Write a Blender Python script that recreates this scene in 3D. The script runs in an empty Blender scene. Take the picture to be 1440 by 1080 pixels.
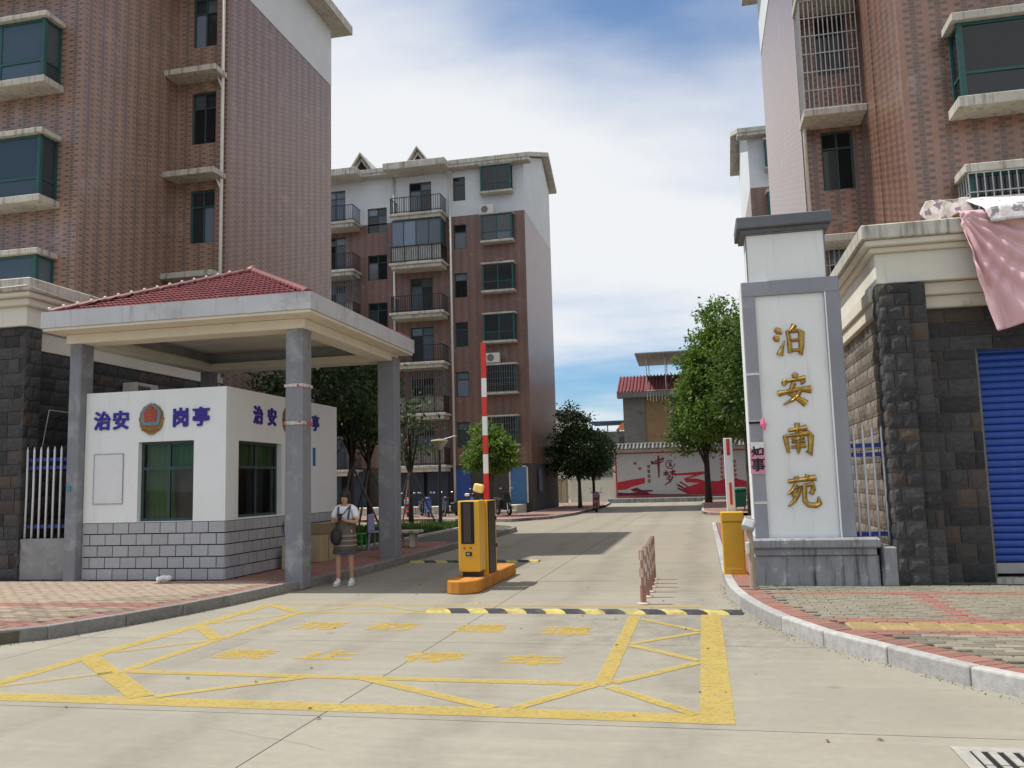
import bpy, bmesh, math, random
import numpy as np
from mathutils import Vector, Matrix
R = math.radians
rnd = random.Random(11)
nrng = np.random.default_rng(5)
scene = bpy.context.scene
COL = scene.collection

# ------------------------------------------------------------------ camera
cam_data = bpy.data.cameras.new('camera')
cam = bpy.data.objects.new('camera', cam_data)
COL.objects.link(cam)
cam_data.sensor_width = 36.0
cam_data.lens = 30.0
cam_data.clip_end = 2000.0
cam_data.clip_start = 0.05
YAW, PITCH, ROLL = R(12.311), R(6.669), R(1.515)
cf = Vector((-math.sin(YAW) * math.cos(PITCH), math.cos(YAW) * math.cos(PITCH), math.sin(PITCH)))
cr = Vector((math.cos(YAW), math.sin(YAW), 0))
cu = cr.cross(cf)
r2 = math.cos(ROLL) * cr - math.sin(ROLL) * cu
u2 = math.sin(ROLL) * cr + math.cos(ROLL) * cu
cam.matrix_world = Matrix(((r2.x, u2.x, -cf.x, 0), (r2.y, u2.y, -cf.y, 0), (r2.z, u2.z, -cf.z, 1.65), (0, 0, 0, 1)))
scene.camera = cam

# ------------------------------------------------------------------ light and sky
SUN_EL = R(63)
SUN_DIR = Vector((-math.cos(SUN_EL) * math.cos(R(3)), -math.cos(SUN_EL) * math.sin(R(3)), math.sin(SUN_EL)))  # towards the sun
sd = bpy.data.lights.new('sun', 'SUN')
sd.energy = 4.8
sd.angle = R(0.5)
sd.color = (1.0, 0.955, 0.88)
sun = bpy.data.objects.new('sun', sd)
COL.objects.link(sun)
sun.rotation_euler = SUN_DIR.to_track_quat('Z', 'Y').to_euler()
sun.location = (-20, 10, 40)

world = bpy.data.worlds.new('World')
scene.world = world
world.use_nodes = True
wn, wl = world.node_tree.nodes, world.node_tree.links
wn.clear()
wout = wn.new('ShaderNodeOutputWorld')
wbg = wn.new('ShaderNodeBackground')
wbg.inputs['Strength'].default_value = 0.1
sky = wn.new('ShaderNodeTexSky')
sky.sky_type = 'NISHITA'
sky.sun_disc = False
sky.sun_elevation = SUN_EL
sky.sun_rotation = math.atan2(SUN_DIR.x, SUN_DIR.y)
sky.air_density = 1.0
sky.dust_density = 1.0
sky.ozone_density = 2.0
tc = wn.new('ShaderNodeTexCoord')
sep = wn.new('ShaderNodeSeparateXYZ')
wl.new(tc.outputs['Generated'], sep.inputs[0])
zz = wn.new('ShaderNodeMath'); zz.operation = 'MAXIMUM'; zz.inputs[1].default_value = 0.0
wl.new(sep.outputs['Z'], zz.inputs[0])
zz2 = wn.new('ShaderNodeMath'); zz2.operation = 'ADD'; zz2.inputs[1].default_value = 0.22
wl.new(zz.outputs[0], zz2.inputs[0])
dv = wn.new('ShaderNodeVectorMath'); dv.operation = 'DIVIDE'
cmb = wn.new('ShaderNodeCombineXYZ')
for k in range(3):
    wl.new(zz2.outputs[0], cmb.inputs[k])
wl.new(tc.outputs['Generated'], dv.inputs[0])
wl.new(cmb.outputs[0], dv.inputs[1])
mp = wn.new('ShaderNodeMapping')
mp.inputs['Location'].default_value = (2.2448, 42.248, 0)
mp.inputs['Rotation'].default_value = (0, 0, 0.00185)
mp.inputs['Scale'].default_value = (0.42524, 0.7, 0.0)
wl.new(dv.outputs[0], mp.inputs['Vector'])
ns = wn.new('ShaderNodeTexNoise')
ns.inputs['Scale'].default_value = 1.05
ns.inputs['Detail'].default_value = 9
ns.inputs['Roughness'].default_value = 0.5
ns.inputs['Distortion'].default_value = 0.11166
wl.new(mp.outputs[0], ns.inputs['Vector'])
cr_ = wn.new('ShaderNodeValToRGB')
cr_.color_ramp.interpolation = 'EASE'
cr_.color_ramp.elements[0].position = 0.352
cr_.color_ramp.elements[0].color = (0.05, 0.05, 0.05, 1)
cr_.color_ramp.elements[1].position = 0.545
cr_.color_ramp.elements[1].color = (0.95, 0.95, 0.95, 1)
wl.new(ns.outputs['Fac'], cr_.inputs['Fac'])
cmix = wn.new('ShaderNodeMixRGB')
wl.new(cr_.outputs['Color'], cmix.inputs['Fac'])
skg = wn.new('ShaderNodeMixRGB'); skg.blend_type = 'MULTIPLY'; skg.inputs['Fac'].default_value = 1.0
skg.inputs['Color2'].default_value = (0.68, 1.08, 1.36, 1)
wl.new(sky.outputs['Color'], skg.inputs['Color1'])
wl.new(skg.outputs['Color'], cmix.inputs['Color1'])
cmix.inputs['Color2'].default_value = (9.0, 9.1, 9.25, 1)
wl.new(cmix.outputs['Color'], wbg.inputs['Color'])
wl.new(wbg.outputs[0], wout.inputs['Surface'])

scene.view_settings.view_transform = 'Standard'
scene.view_settings.look = 'None'
scene.view_settings.gamma = 1.0
scene.view_settings.exposure = 0.03
scene.render.engine = 'CYCLES'
try:
    scene.cycles.use_denoising = True
    scene.cycles.max_bounces = 6
    scene.cycles.diffuse_bounces = 3
    scene.cycles.transparent_max_bounces = 10
    scene.cycles.caustics_reflective = False
    scene.cycles.caustics_refractive = False
except Exception:
    pass

# ------------------------------------------------------------------ materials
MATS = {}
def node_mat(name):
    m = bpy.data.materials.new(name)
    m.use_nodes = True
    nt = m.node_tree
    nt.nodes.clear()
    out = nt.nodes.new('ShaderNodeOutputMaterial')
    b = nt.nodes.new('ShaderNodeBsdfPrincipled')
    nt.links.new(b.outputs[0], out.inputs[0])
    MATS[name] = m
    return m, nt.nodes, nt.links, b, out

def mixc(N, L, fac, a, b, mode='MIX'):
    n = N.new('ShaderNodeMixRGB')
    n.blend_type = mode
    for i, v in (('Fac', fac), ('Color1', a), ('Color2', b)):
        if isinstance(v, (int, float)):
            n.inputs[i].default_value = v
        elif isinstance(v, tuple):
            n.inputs[i].default_value = (*v[:3], 1)
        else:
            L.new(v, n.inputs[i])
    return n.outputs[0]

def noise(N, L, vec, scale, detail=5, rough=.55, dist=0):
    n = N.new('ShaderNodeTexNoise')
    n.inputs['Scale'].default_value = scale
    n.inputs['Detail'].default_value = detail
    n.inputs['Roughness'].default_value = rough
    n.inputs['Distortion'].default_value = dist
    L.new(vec, n.inputs['Vector'])
    return n.outputs['Fac']

def ramp(N, L, fac, p0, p1, c0=(0, 0, 0), c1=(1, 1, 1)):
    n = N.new('ShaderNodeValToRGB')
    n.color_ramp.elements[0].position = p0
    n.color_ramp.elements[0].color = (*c0, 1)
    n.color_ramp.elements[1].position = p1
    n.color_ramp.elements[1].color = (*c1, 1)
    L.new(fac, n.inputs['Fac'])
    return n.outputs['Color']

def math_(N, L, op, a, b=0.0):
    n = N.new('ShaderNodeMath')
    n.operation = op
    for i, v in ((0, a), (1, b)):
        if isinstance(v, (int, float)):
            n.inputs[i].default_value = v
        else:
            L.new(v, n.inputs[i])
    return n.outputs[0]

def coords(N, L, kind='Object', scale=None):
    t = N.new('ShaderNodeTexCoord')
    o = t.outputs[kind]
    if scale:
        m = N.new('ShaderNodeMapping')
        m.inputs['Scale'].default_value = scale
        L.new(o, m.inputs['Vector'])
        o = m.outputs[0]
    return o

def bump_to(N, L, b, h, strength, dist=.02):
    n = N.new('ShaderNodeBump')
    n.inputs['Strength'].default_value = strength
    n.inputs['Distance'].default_value = dist
    L.new(h, n.inputs['Height'])
    L.new(n.outputs[0], b.inputs['Normal'])

def mat(name, col, rough=.75, var=.18, scale=2.5, bump=.15, bscale=60, metal=0, stain=None, streak=None, rand=0, spec=.4, coat=0, alpha_worn=None, rand2=None):
    """stain = (colour, lo, hi, scale) blotches; streak = (colour, lo, hi) runs down the surface; rand = tint per object"""
    if name in MATS:
        return MATS[name]
    m, N, L, b, out = node_mat(name)
    oc = coords(N, L)
    if rand:
        oi = N.new('ShaderNodeObjectInfo')
        add = N.new('ShaderNodeVectorMath'); add.operation = 'MULTIPLY_ADD'
        cx = N.new('ShaderNodeCombineXYZ')
        for k in range(3):
            L.new(oi.outputs['Random'], cx.inputs[k])
        add.inputs[1].default_value = (37, 53, 71)
        L.new(cx.outputs[0], add.inputs[0]); L.new(oc, add.inputs[2])
        oc = add.outputs[0]
    lo = tuple(c * (1 - var) for c in col)
    hi = tuple(min(1, c * (1 + var)) for c in col)
    f = noise(N, L, oc, scale, 7, .62)
    c = mixc(N, L, ramp(N, L, f, .3, .7), lo, hi)
    if rand:
        r = N.new('ShaderNodeMapRange')
        r.inputs['To Min'].default_value = 1 - rand
        r.inputs['To Max'].default_value = 1 + rand
        L.new(oi.outputs['Random'], r.inputs['Value'])
        hs = N.new('ShaderNodeHueSaturation')
        L.new(r.outputs[0], hs.inputs['Value'])
        L.new(c, hs.inputs['Color'])
        c = hs.outputs[0]
    if rand2:
        fr_ = math_(N, L, 'FRACT', math_(N, L, 'MULTIPLY', oi.outputs['Random'], 7.31))
        c = mixc(N, L, ramp(N, L, fr_, .78, 1.0), c, rand2)
    if stain:
        sc, s0, s1, ss = stain
        c = mixc(N, L, ramp(N, L, noise(N, L, oc, ss, 9, .65, .4), s0, s1), c, sc)
    if streak:
        sc, s0, s1 = streak
        mpn = N.new('ShaderNodeMapping')
        mpn.inputs['Scale'].default_value = (7, 7, .55)
        L.new(oc, mpn.inputs['Vector'])
        c = mixc(N, L, ramp(N, L, noise(N, L, mpn.outputs[0], 1.3, 8, .7), s0, s1), c, sc)
    L.new(c, b.inputs['Base Color'])
    b.inputs['Roughness'].default_value = rough
    b.inputs['Metallic'].default_value = metal
    b.inputs['Specular IOR Level'].default_value = spec
    b.inputs['Coat Weight'].default_value = coat
    if bump:
        bump_to(N, L, b, noise(N, L, oc, bscale, 6, .6), bump, .01)
    if alpha_worn:
        a0, a1, sc, am = alpha_worn
        fa = ramp(N, L, noise(N, L, oc, sc, 10, .75), a0, a1, (.08, .08, .08), (am, am, am))
        L.new(fa, b.inputs['Alpha'])
    return m

def tile_mat(name, red, dark, grout, tw=.225, th=.07, rough=.3, spec=.6, coat=.35):
    """small glazed facade tiles: columns of darker and redder tiles"""
    m, N, L, b, out = node_mat(name)
    uv = coords(N, L, 'UV')
    br = N.new('ShaderNodeTexBrick')
    br.offset = .5
    br.inputs['Scale'].default_value = 1.0
    br.inputs['Brick Width'].default_value = tw
    br.inputs['Row Height'].default_value = th
    br.inputs['Mortar Size'].default_value = .0065
    br.inputs['Mortar Smooth'].default_value = .3
    br.inputs['Bias'].default_value = 0
    L.new(uv, br.inputs['Vector'])
    br.inputs['Color1'].default_value = (0, 0, 0, 1)
    br.inputs['Color2'].default_value = (1, 1, 1, 1)
    br.inputs['Mortar'].default_value = (.5, .5, .5, 1)
    s = N.new('ShaderNodeSeparateXYZ')
    L.new(uv, s.inputs[0])
    # alternate dark / red by the tile's column and row parity
    row = math_(N, L, 'FLOOR', math_(N, L, 'DIVIDE', s.outputs['Y'], th))
    odd = math_(N, L, 'MODULO', math_(N, L, 'ABSOLUTE', row), 2.0)
    shift = math_(N, L, 'MULTIPLY', odd, tw * .5)
    uu = math_(N, L, 'DIVIDE', math_(N, L, 'ADD', s.outputs['X'], shift), tw)
    colp = math_(N, L, 'MODULO', math_(N, L, 'ABSOLUTE', math_(N, L, 'FLOOR', uu)), 2.0)
    fac = math_(N, L, 'ADD', math_(N, L, 'MULTIPLY', colp, .72), math_(N, L, 'MULTIPLY', br.outputs['Color'], .28))
    c = mixc(N, L, fac, red, dark)
    big = noise(N, L, uv, .35, 5, .6)
    c = mixc(N, L, ramp(N, L, big, .3, .75, (0, 0, 0), (.32, .32, .32)), c, tuple(.72 * x for x in red))
    c = mixc(N, L, br.outputs['Fac'], c, grout)
    mps = N.new('ShaderNodeMapping'); mps.inputs['Scale'].default_value = (2.2, .16, 1)
    L.new(uv, mps.inputs['Vector'])
    c = mixc(N, L, ramp(N, L, noise(N, L, mps.outputs[0], 1.4, 8, .7), .5, .72, (0, 0, 0), (.45, .45, .45)), c, tuple(.45 * x for x in red))
    c = mixc(N, L, ramp(N, L, noise(N, L, uv, .9, 9, .7, .6), .58, .70, (0, 0, 0), (.28, .28, .28)), c, tuple(.5 + .2 * x for x in red))
    chip = ramp(N, L, noise(N, L, uv, 2.6, 2, .5), .79, .80)
    c = mixc(N, L, chip, c, (.42, .4, .38))
    L.new(c, b.inputs['Base Color'])
    b.inputs['Roughness'].default_value = rough
    b.inputs['Specular IOR Level'].default_value = spec
    inv = math_(N, L, 'SUBTRACT', 1.0, br.outputs['Fac'])
    bump_to(N, L, b, inv, .25, .005)
    b.inputs['Coat Weight'].default_value = coat
    b.inputs['Coat Roughness'].default_value = .28
    return m

def glass_mat(name, col, rough=.06, var=.5):
    m, N, L, b, out = node_mat(name)
    oi = N.new('ShaderNodeObjectInfo')
    c = mixc(N, L, oi.outputs['Random'], tuple(x * (1 - var) for x in col), tuple(x * (1 + var) for x in col))
    L.new(c, b.inputs['Base Color'])
    b.inputs['Roughness'].default_value = rough
    b.inputs['Specular IOR Level'].default_value = .5
    b.inputs['IOR'].default_value = 1.5
    bump_to(N, L, b, noise(N, L, coords(N, L), 1.2, 2, .5), .08, .02)
    return m

def clear_glass(name, tint):
    m, N, L, b, out = node_mat(name)
    tr = N.new('ShaderNodeBsdfTransparent'); tr.inputs[0].default_value = (*tint, 1)
    gl = N.new('ShaderNodeBsdfGlossy'); gl.inputs['Roughness'].default_value = .03
    fr = N.new('ShaderNodeFresnel'); fr.inputs[0].default_value = 1.5
    mx = N.new('ShaderNodeMixShader')
    L.new(fr.outputs[0], mx.inputs[0]); L.new(tr.outputs[0], mx.inputs[1]); L.new(gl.outputs[0], mx.inputs[2])
    L.new(mx.outputs[0], out.inputs[0])
    return m

def leaf_mat(name, dark, light, trans=.35):
    m, N, L, b, out = node_mat(name)
    g = N.new('ShaderNodeNewGeometry')
    c = mixc(N, L, g.outputs['Random Per Island'], dark, light)
    c = mixc(N, L, ramp(N, L, noise(N, L, coords(N, L), 1.6, 3), .35, .7, (0, 0, 0), (.55, .55, .55)), c, light)
    L.new(c, b.inputs['Base Color'])
    b.inputs['Roughness'].default_value = .58
    b.inputs['Specular IOR Level'].default_value = .3
    t = N.new('ShaderNodeBsdfTranslucent')
    hs = N.new('ShaderNodeHueSaturation'); hs.inputs['Value'].default_value = 1.5; hs.inputs['Saturation'].default_value = 1.1
    L.new(c, hs.inputs['Color']); L.new(hs.outputs[0], t.inputs[0])
    mx = N.new('ShaderNodeMixShader'); mx.inputs[0].default_value = trans
    L.new(b.outputs[0], mx.inputs[1]); L.new(t.outputs[0], mx.inputs[2]); L.new(mx.outputs[0], out.inputs[0])
    return m

def concrete_mat():
    m, N, L, b, out = node_mat('road_concrete')
    g = N.new('ShaderNodeNewGeometry')
    p = g.outputs['Position']
    oi = N.new('ShaderNodeObjectInfo')
    c = mixc(N, L, ramp(N, L, noise(N, L, p, .55, 8, .62), .3, .72), (.248, .232, .190), (.316, .297, .246))
    c = mixc(N, L, ramp(N, L, noise(N, L, p, 9, 8, .7), .38, .62, (0, 0, 0), (.5, .5, .5)), c, (.24, .217, .176))
    mp_ = N.new('ShaderNodeMapping'); mp_.inputs['Scale'].default_value = (.22, 2.6, 1)
    mp_.inputs['Rotation'].default_value = (0, 0, R(4))
    L.new(p, mp_.inputs['Vector'])
    c = mixc(N, L, ramp(N, L, noise(N, L, mp_.outputs[0], 1.7, 8, .65), .5, .74, (0, 0, 0), (.55, .55, .55)), c, (.335, .314, .26))
    # darker worn patches in the lane
    c = mixc(N, L, ramp(N, L, noise(N, L, p, .9, 10, .68, .8), .60, .70, (0, 0, 0), (.55, .55, .55)), c, (.225, .208, .178))
    # wear where cars turn in: rough pitted patch with its own outline
    c = mixc(N, L, ramp(N, L, noise(N, L, p, 46, 4, .7), .68, .74, (0, 0, 0), (.75, .75, .75)), c, (.2, .19, .17))
    # oil and tyre grime of the drive, starting at the gate with a ragged edge
    sp_ = N.new('ShaderNodeSeparateXYZ'); L.new(p, sp_.inputs[0])
    yy = math_(N, L, 'ADD', sp_.outputs['Y'], math_(N, L, 'MULTIPLY', noise(N, L, p, .8, 6), 5.0))
    gr_ = ramp(N, L, math_(N, L, 'DIVIDE', yy, 40.0), .33, .42, (0, 0, 0), (.42, .42, .42))
    c = mixc(N, L, gr_, c, (.26, .225, .17))
    pt = N.new('ShaderNodeVectorMath'); pt.operation = 'DISTANCE'; pt.inputs[1].default_value = (-.3, 9.9, 0)
    L.new(p, pt.inputs[0])
    pm = math_(N, L, 'ADD', pt.outputs['Value'], math_(N, L, 'MULTIPLY', noise(N, L, p, 1.6, 8, .7), 3.0))
    pf_ = ramp(N, L, math_(N, L, 'DIVIDE', pm, 6.0), .42, .62, (1, 1, 1), (0, 0, 0))
    pn = ramp(N, L, noise(N, L, p, 5, 10, .75), .42, .62)
    c = mixc(N, L, mixc(N, L, 1.0, pf_, pn, 'MULTIPLY'), c, (.20, .185, .155))
    wx = math_(N, L, 'ADD', sp_.outputs['X'], math_(N, L, 'MULTIPLY', noise(N, L, p, .35, 2), .9))
    for x_, w_ in ((-1.9, .32), (-.25, .32), (-5.1, .3), (-3.6, .26)):
        d_ = math_(N, L, 'ABSOLUTE', math_(N, L, 'SUBTRACT', wx, x_ + .45))
        tf = ramp(N, L, math_(N, L, 'DIVIDE', d_, w_), .35, 1.0, (.42, .42, .42), (0, 0, 0))
        tm = ramp(N, L, noise(N, L, p, 2.2, 8, .7), .36, .62)
        c = mixc(N, L, mixc(N, L, 1.0, tf, tm, 'MULTIPLY'), c, (.15, .135, .11))
    vs_ = N.new('ShaderNodeTexVoronoi'); vs_.inputs['Scale'].default_value = .8
    L.new(p, vs_.inputs['Vector'])
    os_ = math_(N, L, 'ADD', vs_.outputs['Distance'], math_(N, L, 'MULTIPLY', noise(N, L, p, 9, 5, .6), .10))
    c = mixc(N, L, ramp(N, L, os_, .075, .115, (.55, .55, .55), (0, 0, 0)), c, (.13, .12, .10))
    hs = N.new('ShaderNodeHueSaturation')
    mr = N.new('ShaderNodeMapRange'); mr.inputs['To Min'].default_value = .95; mr.inputs['To Max'].default_value = 1.05
    L.new(oi.outputs['Random'], mr.inputs['Value']); L.new(mr.outputs[0], hs.inputs['Value']); L.new(c, hs.inputs['Color'])
    # hairline cracks
    vo = N.new('ShaderNodeTexVoronoi'); vo.feature = 'DISTANCE_TO_EDGE'; vo.inputs['Scale'].default_value = .33
    wv = N.new('ShaderNodeMixRGB'); wv.inputs['Fac'].default_value = .12
    L.new(p, wv.inputs['Color1'])
    nn = N.new('ShaderNodeTexNoise'); nn.inputs['Scale'].default_value = 2.2; nn.inputs['Detail'].default_value = 8
    L.new(p, nn.inputs['Vector']); L.new(nn.outputs['Color'], wv.inputs['Color2']); L.new(wv.outputs[0], vo.inputs['Vector'])
    crk = ramp(N, L, vo.outputs['Distance'], .0012, .0028, (.38, .38, .38), (0, 0, 0))
    msk = ramp(N, L, noise(N, L, p, .4, 3), .5, .56)
    c2 = mixc(N, L, mixc(N, L, 1.0, crk, msk, 'MULTIPLY'), hs.outputs[0], (.1, .095, .085))
    L.new(c2, b.inputs['Base Color'])
    b.inputs['Roughness'].default_value = .82
    b.inputs['Specular IOR Level'].default_value = .3
    h = math_(N, L, 'ADD', noise(N, L, p, 90, 6, .7), math_(N, L, 'MULTIPLY', noise(N, L, p, 14, 6, .7), 1.5))
    bump_to(N, L, b, h, .22, .006)
    return m

M_CONC = concrete_mat()
M_JOINT = mat('joint_dirt', (.05, .047, .04), .95)
M_TILE = tile_mat('facade_tile_left', (.355, .215, .160), (.125, .09, .082), (.35, .265, .21), coat=.1, spec=.4)
M_TILE_R = tile_mat('facade_tile_right', (.33, .155, .098), (.075, .05, .046), (.21, .15, .118), coat=.45)
M_TILE_M = tile_mat('facade_tile_middle', (.25, .13, .10), (.12, .075, .067), (.26, .185, .15), coat=.0, spec=.4)
M_PLASTER = mat('white_facade_plaster', (.62, .645, .66), .85, .06, .8, .1, 40, streak=((.42, .42, .42), .58, .85))
M_CREAM = mat('cream_plaster', (.66, .62, .52), .85, .07, 1.2, .08, 40, stain=((.42, .37, .29), .62, .8, 2.2))
M_WHITEWALL = mat('booth_white_plaster', (.76, .79, .80), .8, .035, 1.0, .06, 30, streak=((.56, .55, .51), .57, .86))
M_LEDGE = mat('weathered_concrete_ledge', (.50, .475, .415), .9, .18, 2.0, .25, 30, streak=((.085, .082, .074), .51, .72))
M_GREY = mat('grey_painted_column', (.21, .22, .245), .7, .10, 1.4, .12, 40, stain=((.33, .34, .36), .54, .70, 2.2), streak=((.13, .135, .145), .60, .78))
M_FASCIA = mat('grey_render_fascia', (.50, .51, .535), .85, .10, 1.1, .15, 30, streak=((.24, .245, .26), .55, .78), stain=((.34, .345, .35), .58, .72, .9))
M_STONE_D = mat('dark_split_stone', (.052, .051, .053), .78, .32, 6, .6, 26, rand=.4, rand2=(.095, .07, .053), stain=((.14, .125, .11), .64, .78, 3))
M_STONE_B = mat('brown_split_stone', (.175, .152, .125), .85, .25, 5, .6, 26, rand=.38)
M_MORTAR = mat('pale_mortar', (.22, .21, .20), .9, .2, 6)
M_MORTAR_D = mat('dark_mortar', (.085, .08, .078), .9, .2, 6)
M_FRAME_G = mat('green_window_frame', (.022, .085, .08), .45, .15, 4, 0)
M_FRAME_D = mat('dark_window_frame', (.03, .06, .06), .45, .15, 4, 0)
M_GLASS = glass_mat('window_glass', (.016, .021, .025))
M_GLASS_B = glass_mat('sky_tinted_window_glass', (.07, .09, .105))  # base colour raised to grey-blue: reflected sky put into the colour
M_GLASS_N = mat('open_window_dark', (.006, .006, .007), .9)
M_GLASS_C = glass_mat('curtained_window_glass', (.13, .17, .23))
M_DARK = mat('unlit_inside_black', (.012, .012, .013), .95, .2)  # near-black colour stands for unlit insides
M_PVC = mat('white_pipe', (.62, .60, .56), .55, .1, 3, .05)
M_IRON = mat('black_iron', (.02, .02, .022), .5, .2)
M_GRILLE = mat('steel_grille', (.42, .41, .40), .45, .2, 8, .1, metal=.5)
M_GRILLE_D = mat('dark_steel_grille', (.16, .155, .15), .5, .2, 8, .1, metal=.3)
M_ROOFTILE = mat('red_roof_tile', (.16, .036, .04), .55, .22, 5, .15, 30, rand=.22, stain=((.10, .05, .045), .6, .8, 3))

# ------------------------------------------------------------------ mesh helpers
ORI = {}
def face_frame(p, side):
    """frame whose x runs along a wall, y goes into it and z is up; side is the way the wall faces"""
    a = {'S': 0, 'W': -90, 'E': 90, 'N': 180}[side]
    return Matrix.Translation(Vector(p)) @ Matrix.Rotation(R(a), 4, 'Z')

def thing(name, label=None, cat=None, loc=(0, 0, 0), rz=0, group=None, kind=None):
    o = bpy.data.objects.new(name, None)
    o.empty_display_size = .2
    COL.objects.link(o)
    o.location = loc
    o.rotation_euler = (0, 0, rz)
    ORI[o] = Vector(loc)
    tag(o, label, cat, group, kind)
    return o

def tag(o, label=None, cat=None, group=None, kind=None):
    if label: o['label'] = label
    if cat: o['category'] = cat
    if group: o['group'] = group
    if kind: o['kind'] = kind
    return o

def uv_box(me):
    uvl = me.uv_layers.new(name='UVMap')
    nl = len(me.loops)
    if not nl: return
    co = np.empty(len(me.vertices) * 3); me.vertices.foreach_get('co', co); co = co.reshape(-1, 3)
    lv = np.empty(nl, np.int32); me.loops.foreach_get('vertex_index', lv)
    nf = len(me.polygons)
    no = np.empty(nf * 3); me.polygons.foreach_get('normal', no); no = np.abs(no.reshape(-1, 3))
    tot = np.empty(nf, np.int32); me.polygons.foreach_get('loop_total', tot)
    ax = np.repeat(np.argmax(no, 1), tot)
    p = co[lv]
    u = np.where(ax == 0, p[:, 1], p[:, 0])
    v = np.where(ax == 2, p[:, 1], p[:, 2])
    uvl.data.foreach_set('uv', np.stack([u, v], 1).ravel())

class MB:
    def __init__(s, M=None):
        s.v = []; s.f = []; s.M = M
    def add(s, vs, fs):
        n = len(s.v)
        for p in vs:
            p = Vector(p)
            s.v.append(tuple(s.M @ p) if s.M is not None else tuple(p))
        s.f += [tuple(i + n for i in f) for f in fs]
        return s
    def box(s, x0, y0, z0, x1, y1, z1):
        return s.add([(x0, y0, z0), (x1, y0, z0), (x1, y1, z0), (x0, y1, z0), (x0, y0, z1), (x1, y0, z1), (x1, y1, z1), (x0, y1, z1)],
                     [(0, 3, 2, 1), (4, 5, 6, 7), (0, 1, 5, 4), (1, 2, 6, 5), (2, 3, 7, 6), (3, 0, 4, 7)])
    def quad(s, *p):
        return s.add(p, [tuple(range(len(p)))])
    def prism(s, pts, z0, z1):
        n = len(pts)
        return s.add([(x, y, z0) for x, y in pts] + [(x, y, z1) for x, y in pts],
                     [tuple(range(n))[::-1], tuple(range(n, 2 * n))] + [(i, (i + 1) % n, n + (i + 1) % n, n + i) for i in range(n)])
    def prism_xz(s, pts, y0, y1):
        n = len(pts)
        return s.add([(x, y0, z) for x, z in pts] + [(x, y1, z) for x, z in pts],
                     [tuple(range(n)), tuple(range(n, 2 * n))[::-1]] + [((i + 1) % n, i, n + i, n + (i + 1) % n) for i in range(n)])
    def tube(s, path, r, n=8, caps=True):
        path = [Vector(p) for p in path]
        rs = r if isinstance(r, (list, tuple)) else [r] * len(path)
        vs = []
        for i, p in enumerate(path):
            d = (path[min(i + 1, len(path) - 1)] - path[max(i - 1, 0)]).normalized()
            a = Vector((0, 0, 1)) if abs(d.z) < .9 else Vector((1, 0, 0))
            x = d.cross(a).normalized(); y = d.cross(x).normalized()
            for k in range(n):
                t = 2 * math.pi * k / n
                vs.append(p + (x * math.cos(t) + y * math.sin(t)) * rs[i])
        fs = []
        for i in range(len(path) - 1):
            for k in range(n):
                a, b = i * n + k, i * n + (k + 1) % n
                fs.append((a, a + n, b + n, b))
        if caps:
            fs.append(tuple(range(n)))
            m = (len(path) - 1) * n
            fs.append(tuple(range(m, m + n))[::-1])
        return s.add(vs, fs)
    def lathe(s, c, prof, n=16):
        vs = []
        for r, z in prof:
            for k in range(n):
                t = 2 * math.pi * k / n
                vs.append((c[0] + r * math.cos(t), c[1] + r * math.sin(t), c[2] + z))
        fs = []
        for i in range(len(prof) - 1):
            for k in range(n):
                a, b = i * n + k, i * n + (k + 1) % n
                fs.append((a, b, b + n, a + n))
        fs.append(tuple(range(n))[::-1]); m = (len(prof) - 1) * n
        fs.append(tuple(range(m, m + n)))
        return s.add(vs, fs)
    def ball(s, c, r, n=10, m=6):
        rx, ry, rz = r if isinstance(r, (tuple, list)) else (r, r, r)
        vs = [(c[0], c[1], c[2] - rz)]
        for i in range(1, m):
            ph = -math.pi / 2 + math.pi * i / m
            for k in range(n):
                t = 2 * math.pi * k / n
                vs.append((c[0] + rx * math.cos(ph) * math.cos(t), c[1] + ry * math.cos(ph) * math.sin(t), c[2] + rz * math.sin(ph)))
        vs.append((c[0], c[1], c[2] + rz))
        fs = [(0, 1 + (k + 1) % n, 1 + k) for k in range(n)]
        for i in range(m - 2):
            for k in range(n):
                a, b = 1 + i * n + k, 1 + i * n + (k + 1) % n
                fs.append((a, b, b + n, a + n))
        l = len(vs) - 1; q = 1 + (m - 2) * n
        fs += [(q + k, q + (k + 1) % n, l) for k in range(n)]
        return s.add(vs, fs)
    def build(s, name, material, parent=None, bevel=0, smooth=False, local=False, seg=1):
        """world coordinates unless local: then the coordinates are the parent's own"""
        o3 = Vector((0, 0, 0))
        if parent is not None and not local:
            o3 = ORI[parent]
        me = bpy.data.meshes.new(name)
        me.from_pydata([(x - o3.x, y - o3.y, z - o3.z) for x, y, z in s.v], [], s.f)
        me.update()
        uv_box(me)
        if smooth:
            me.polygons.foreach_set('use_smooth', [True] * len(me.polygons))
        me.materials.append(material)
        o = bpy.data.objects.new(name, me)
        COL.objects.link(o)
        if parent is not None:
            o.parent = parent
        ORI[o] = o3.copy()
        if bevel:
            b = o.modifiers.new('bevel', 'BEVEL'); b.width = bevel; b.segments = seg; b.limit_method = 'ANGLE'
            b.angle_limit = R(40)
        return o

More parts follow.
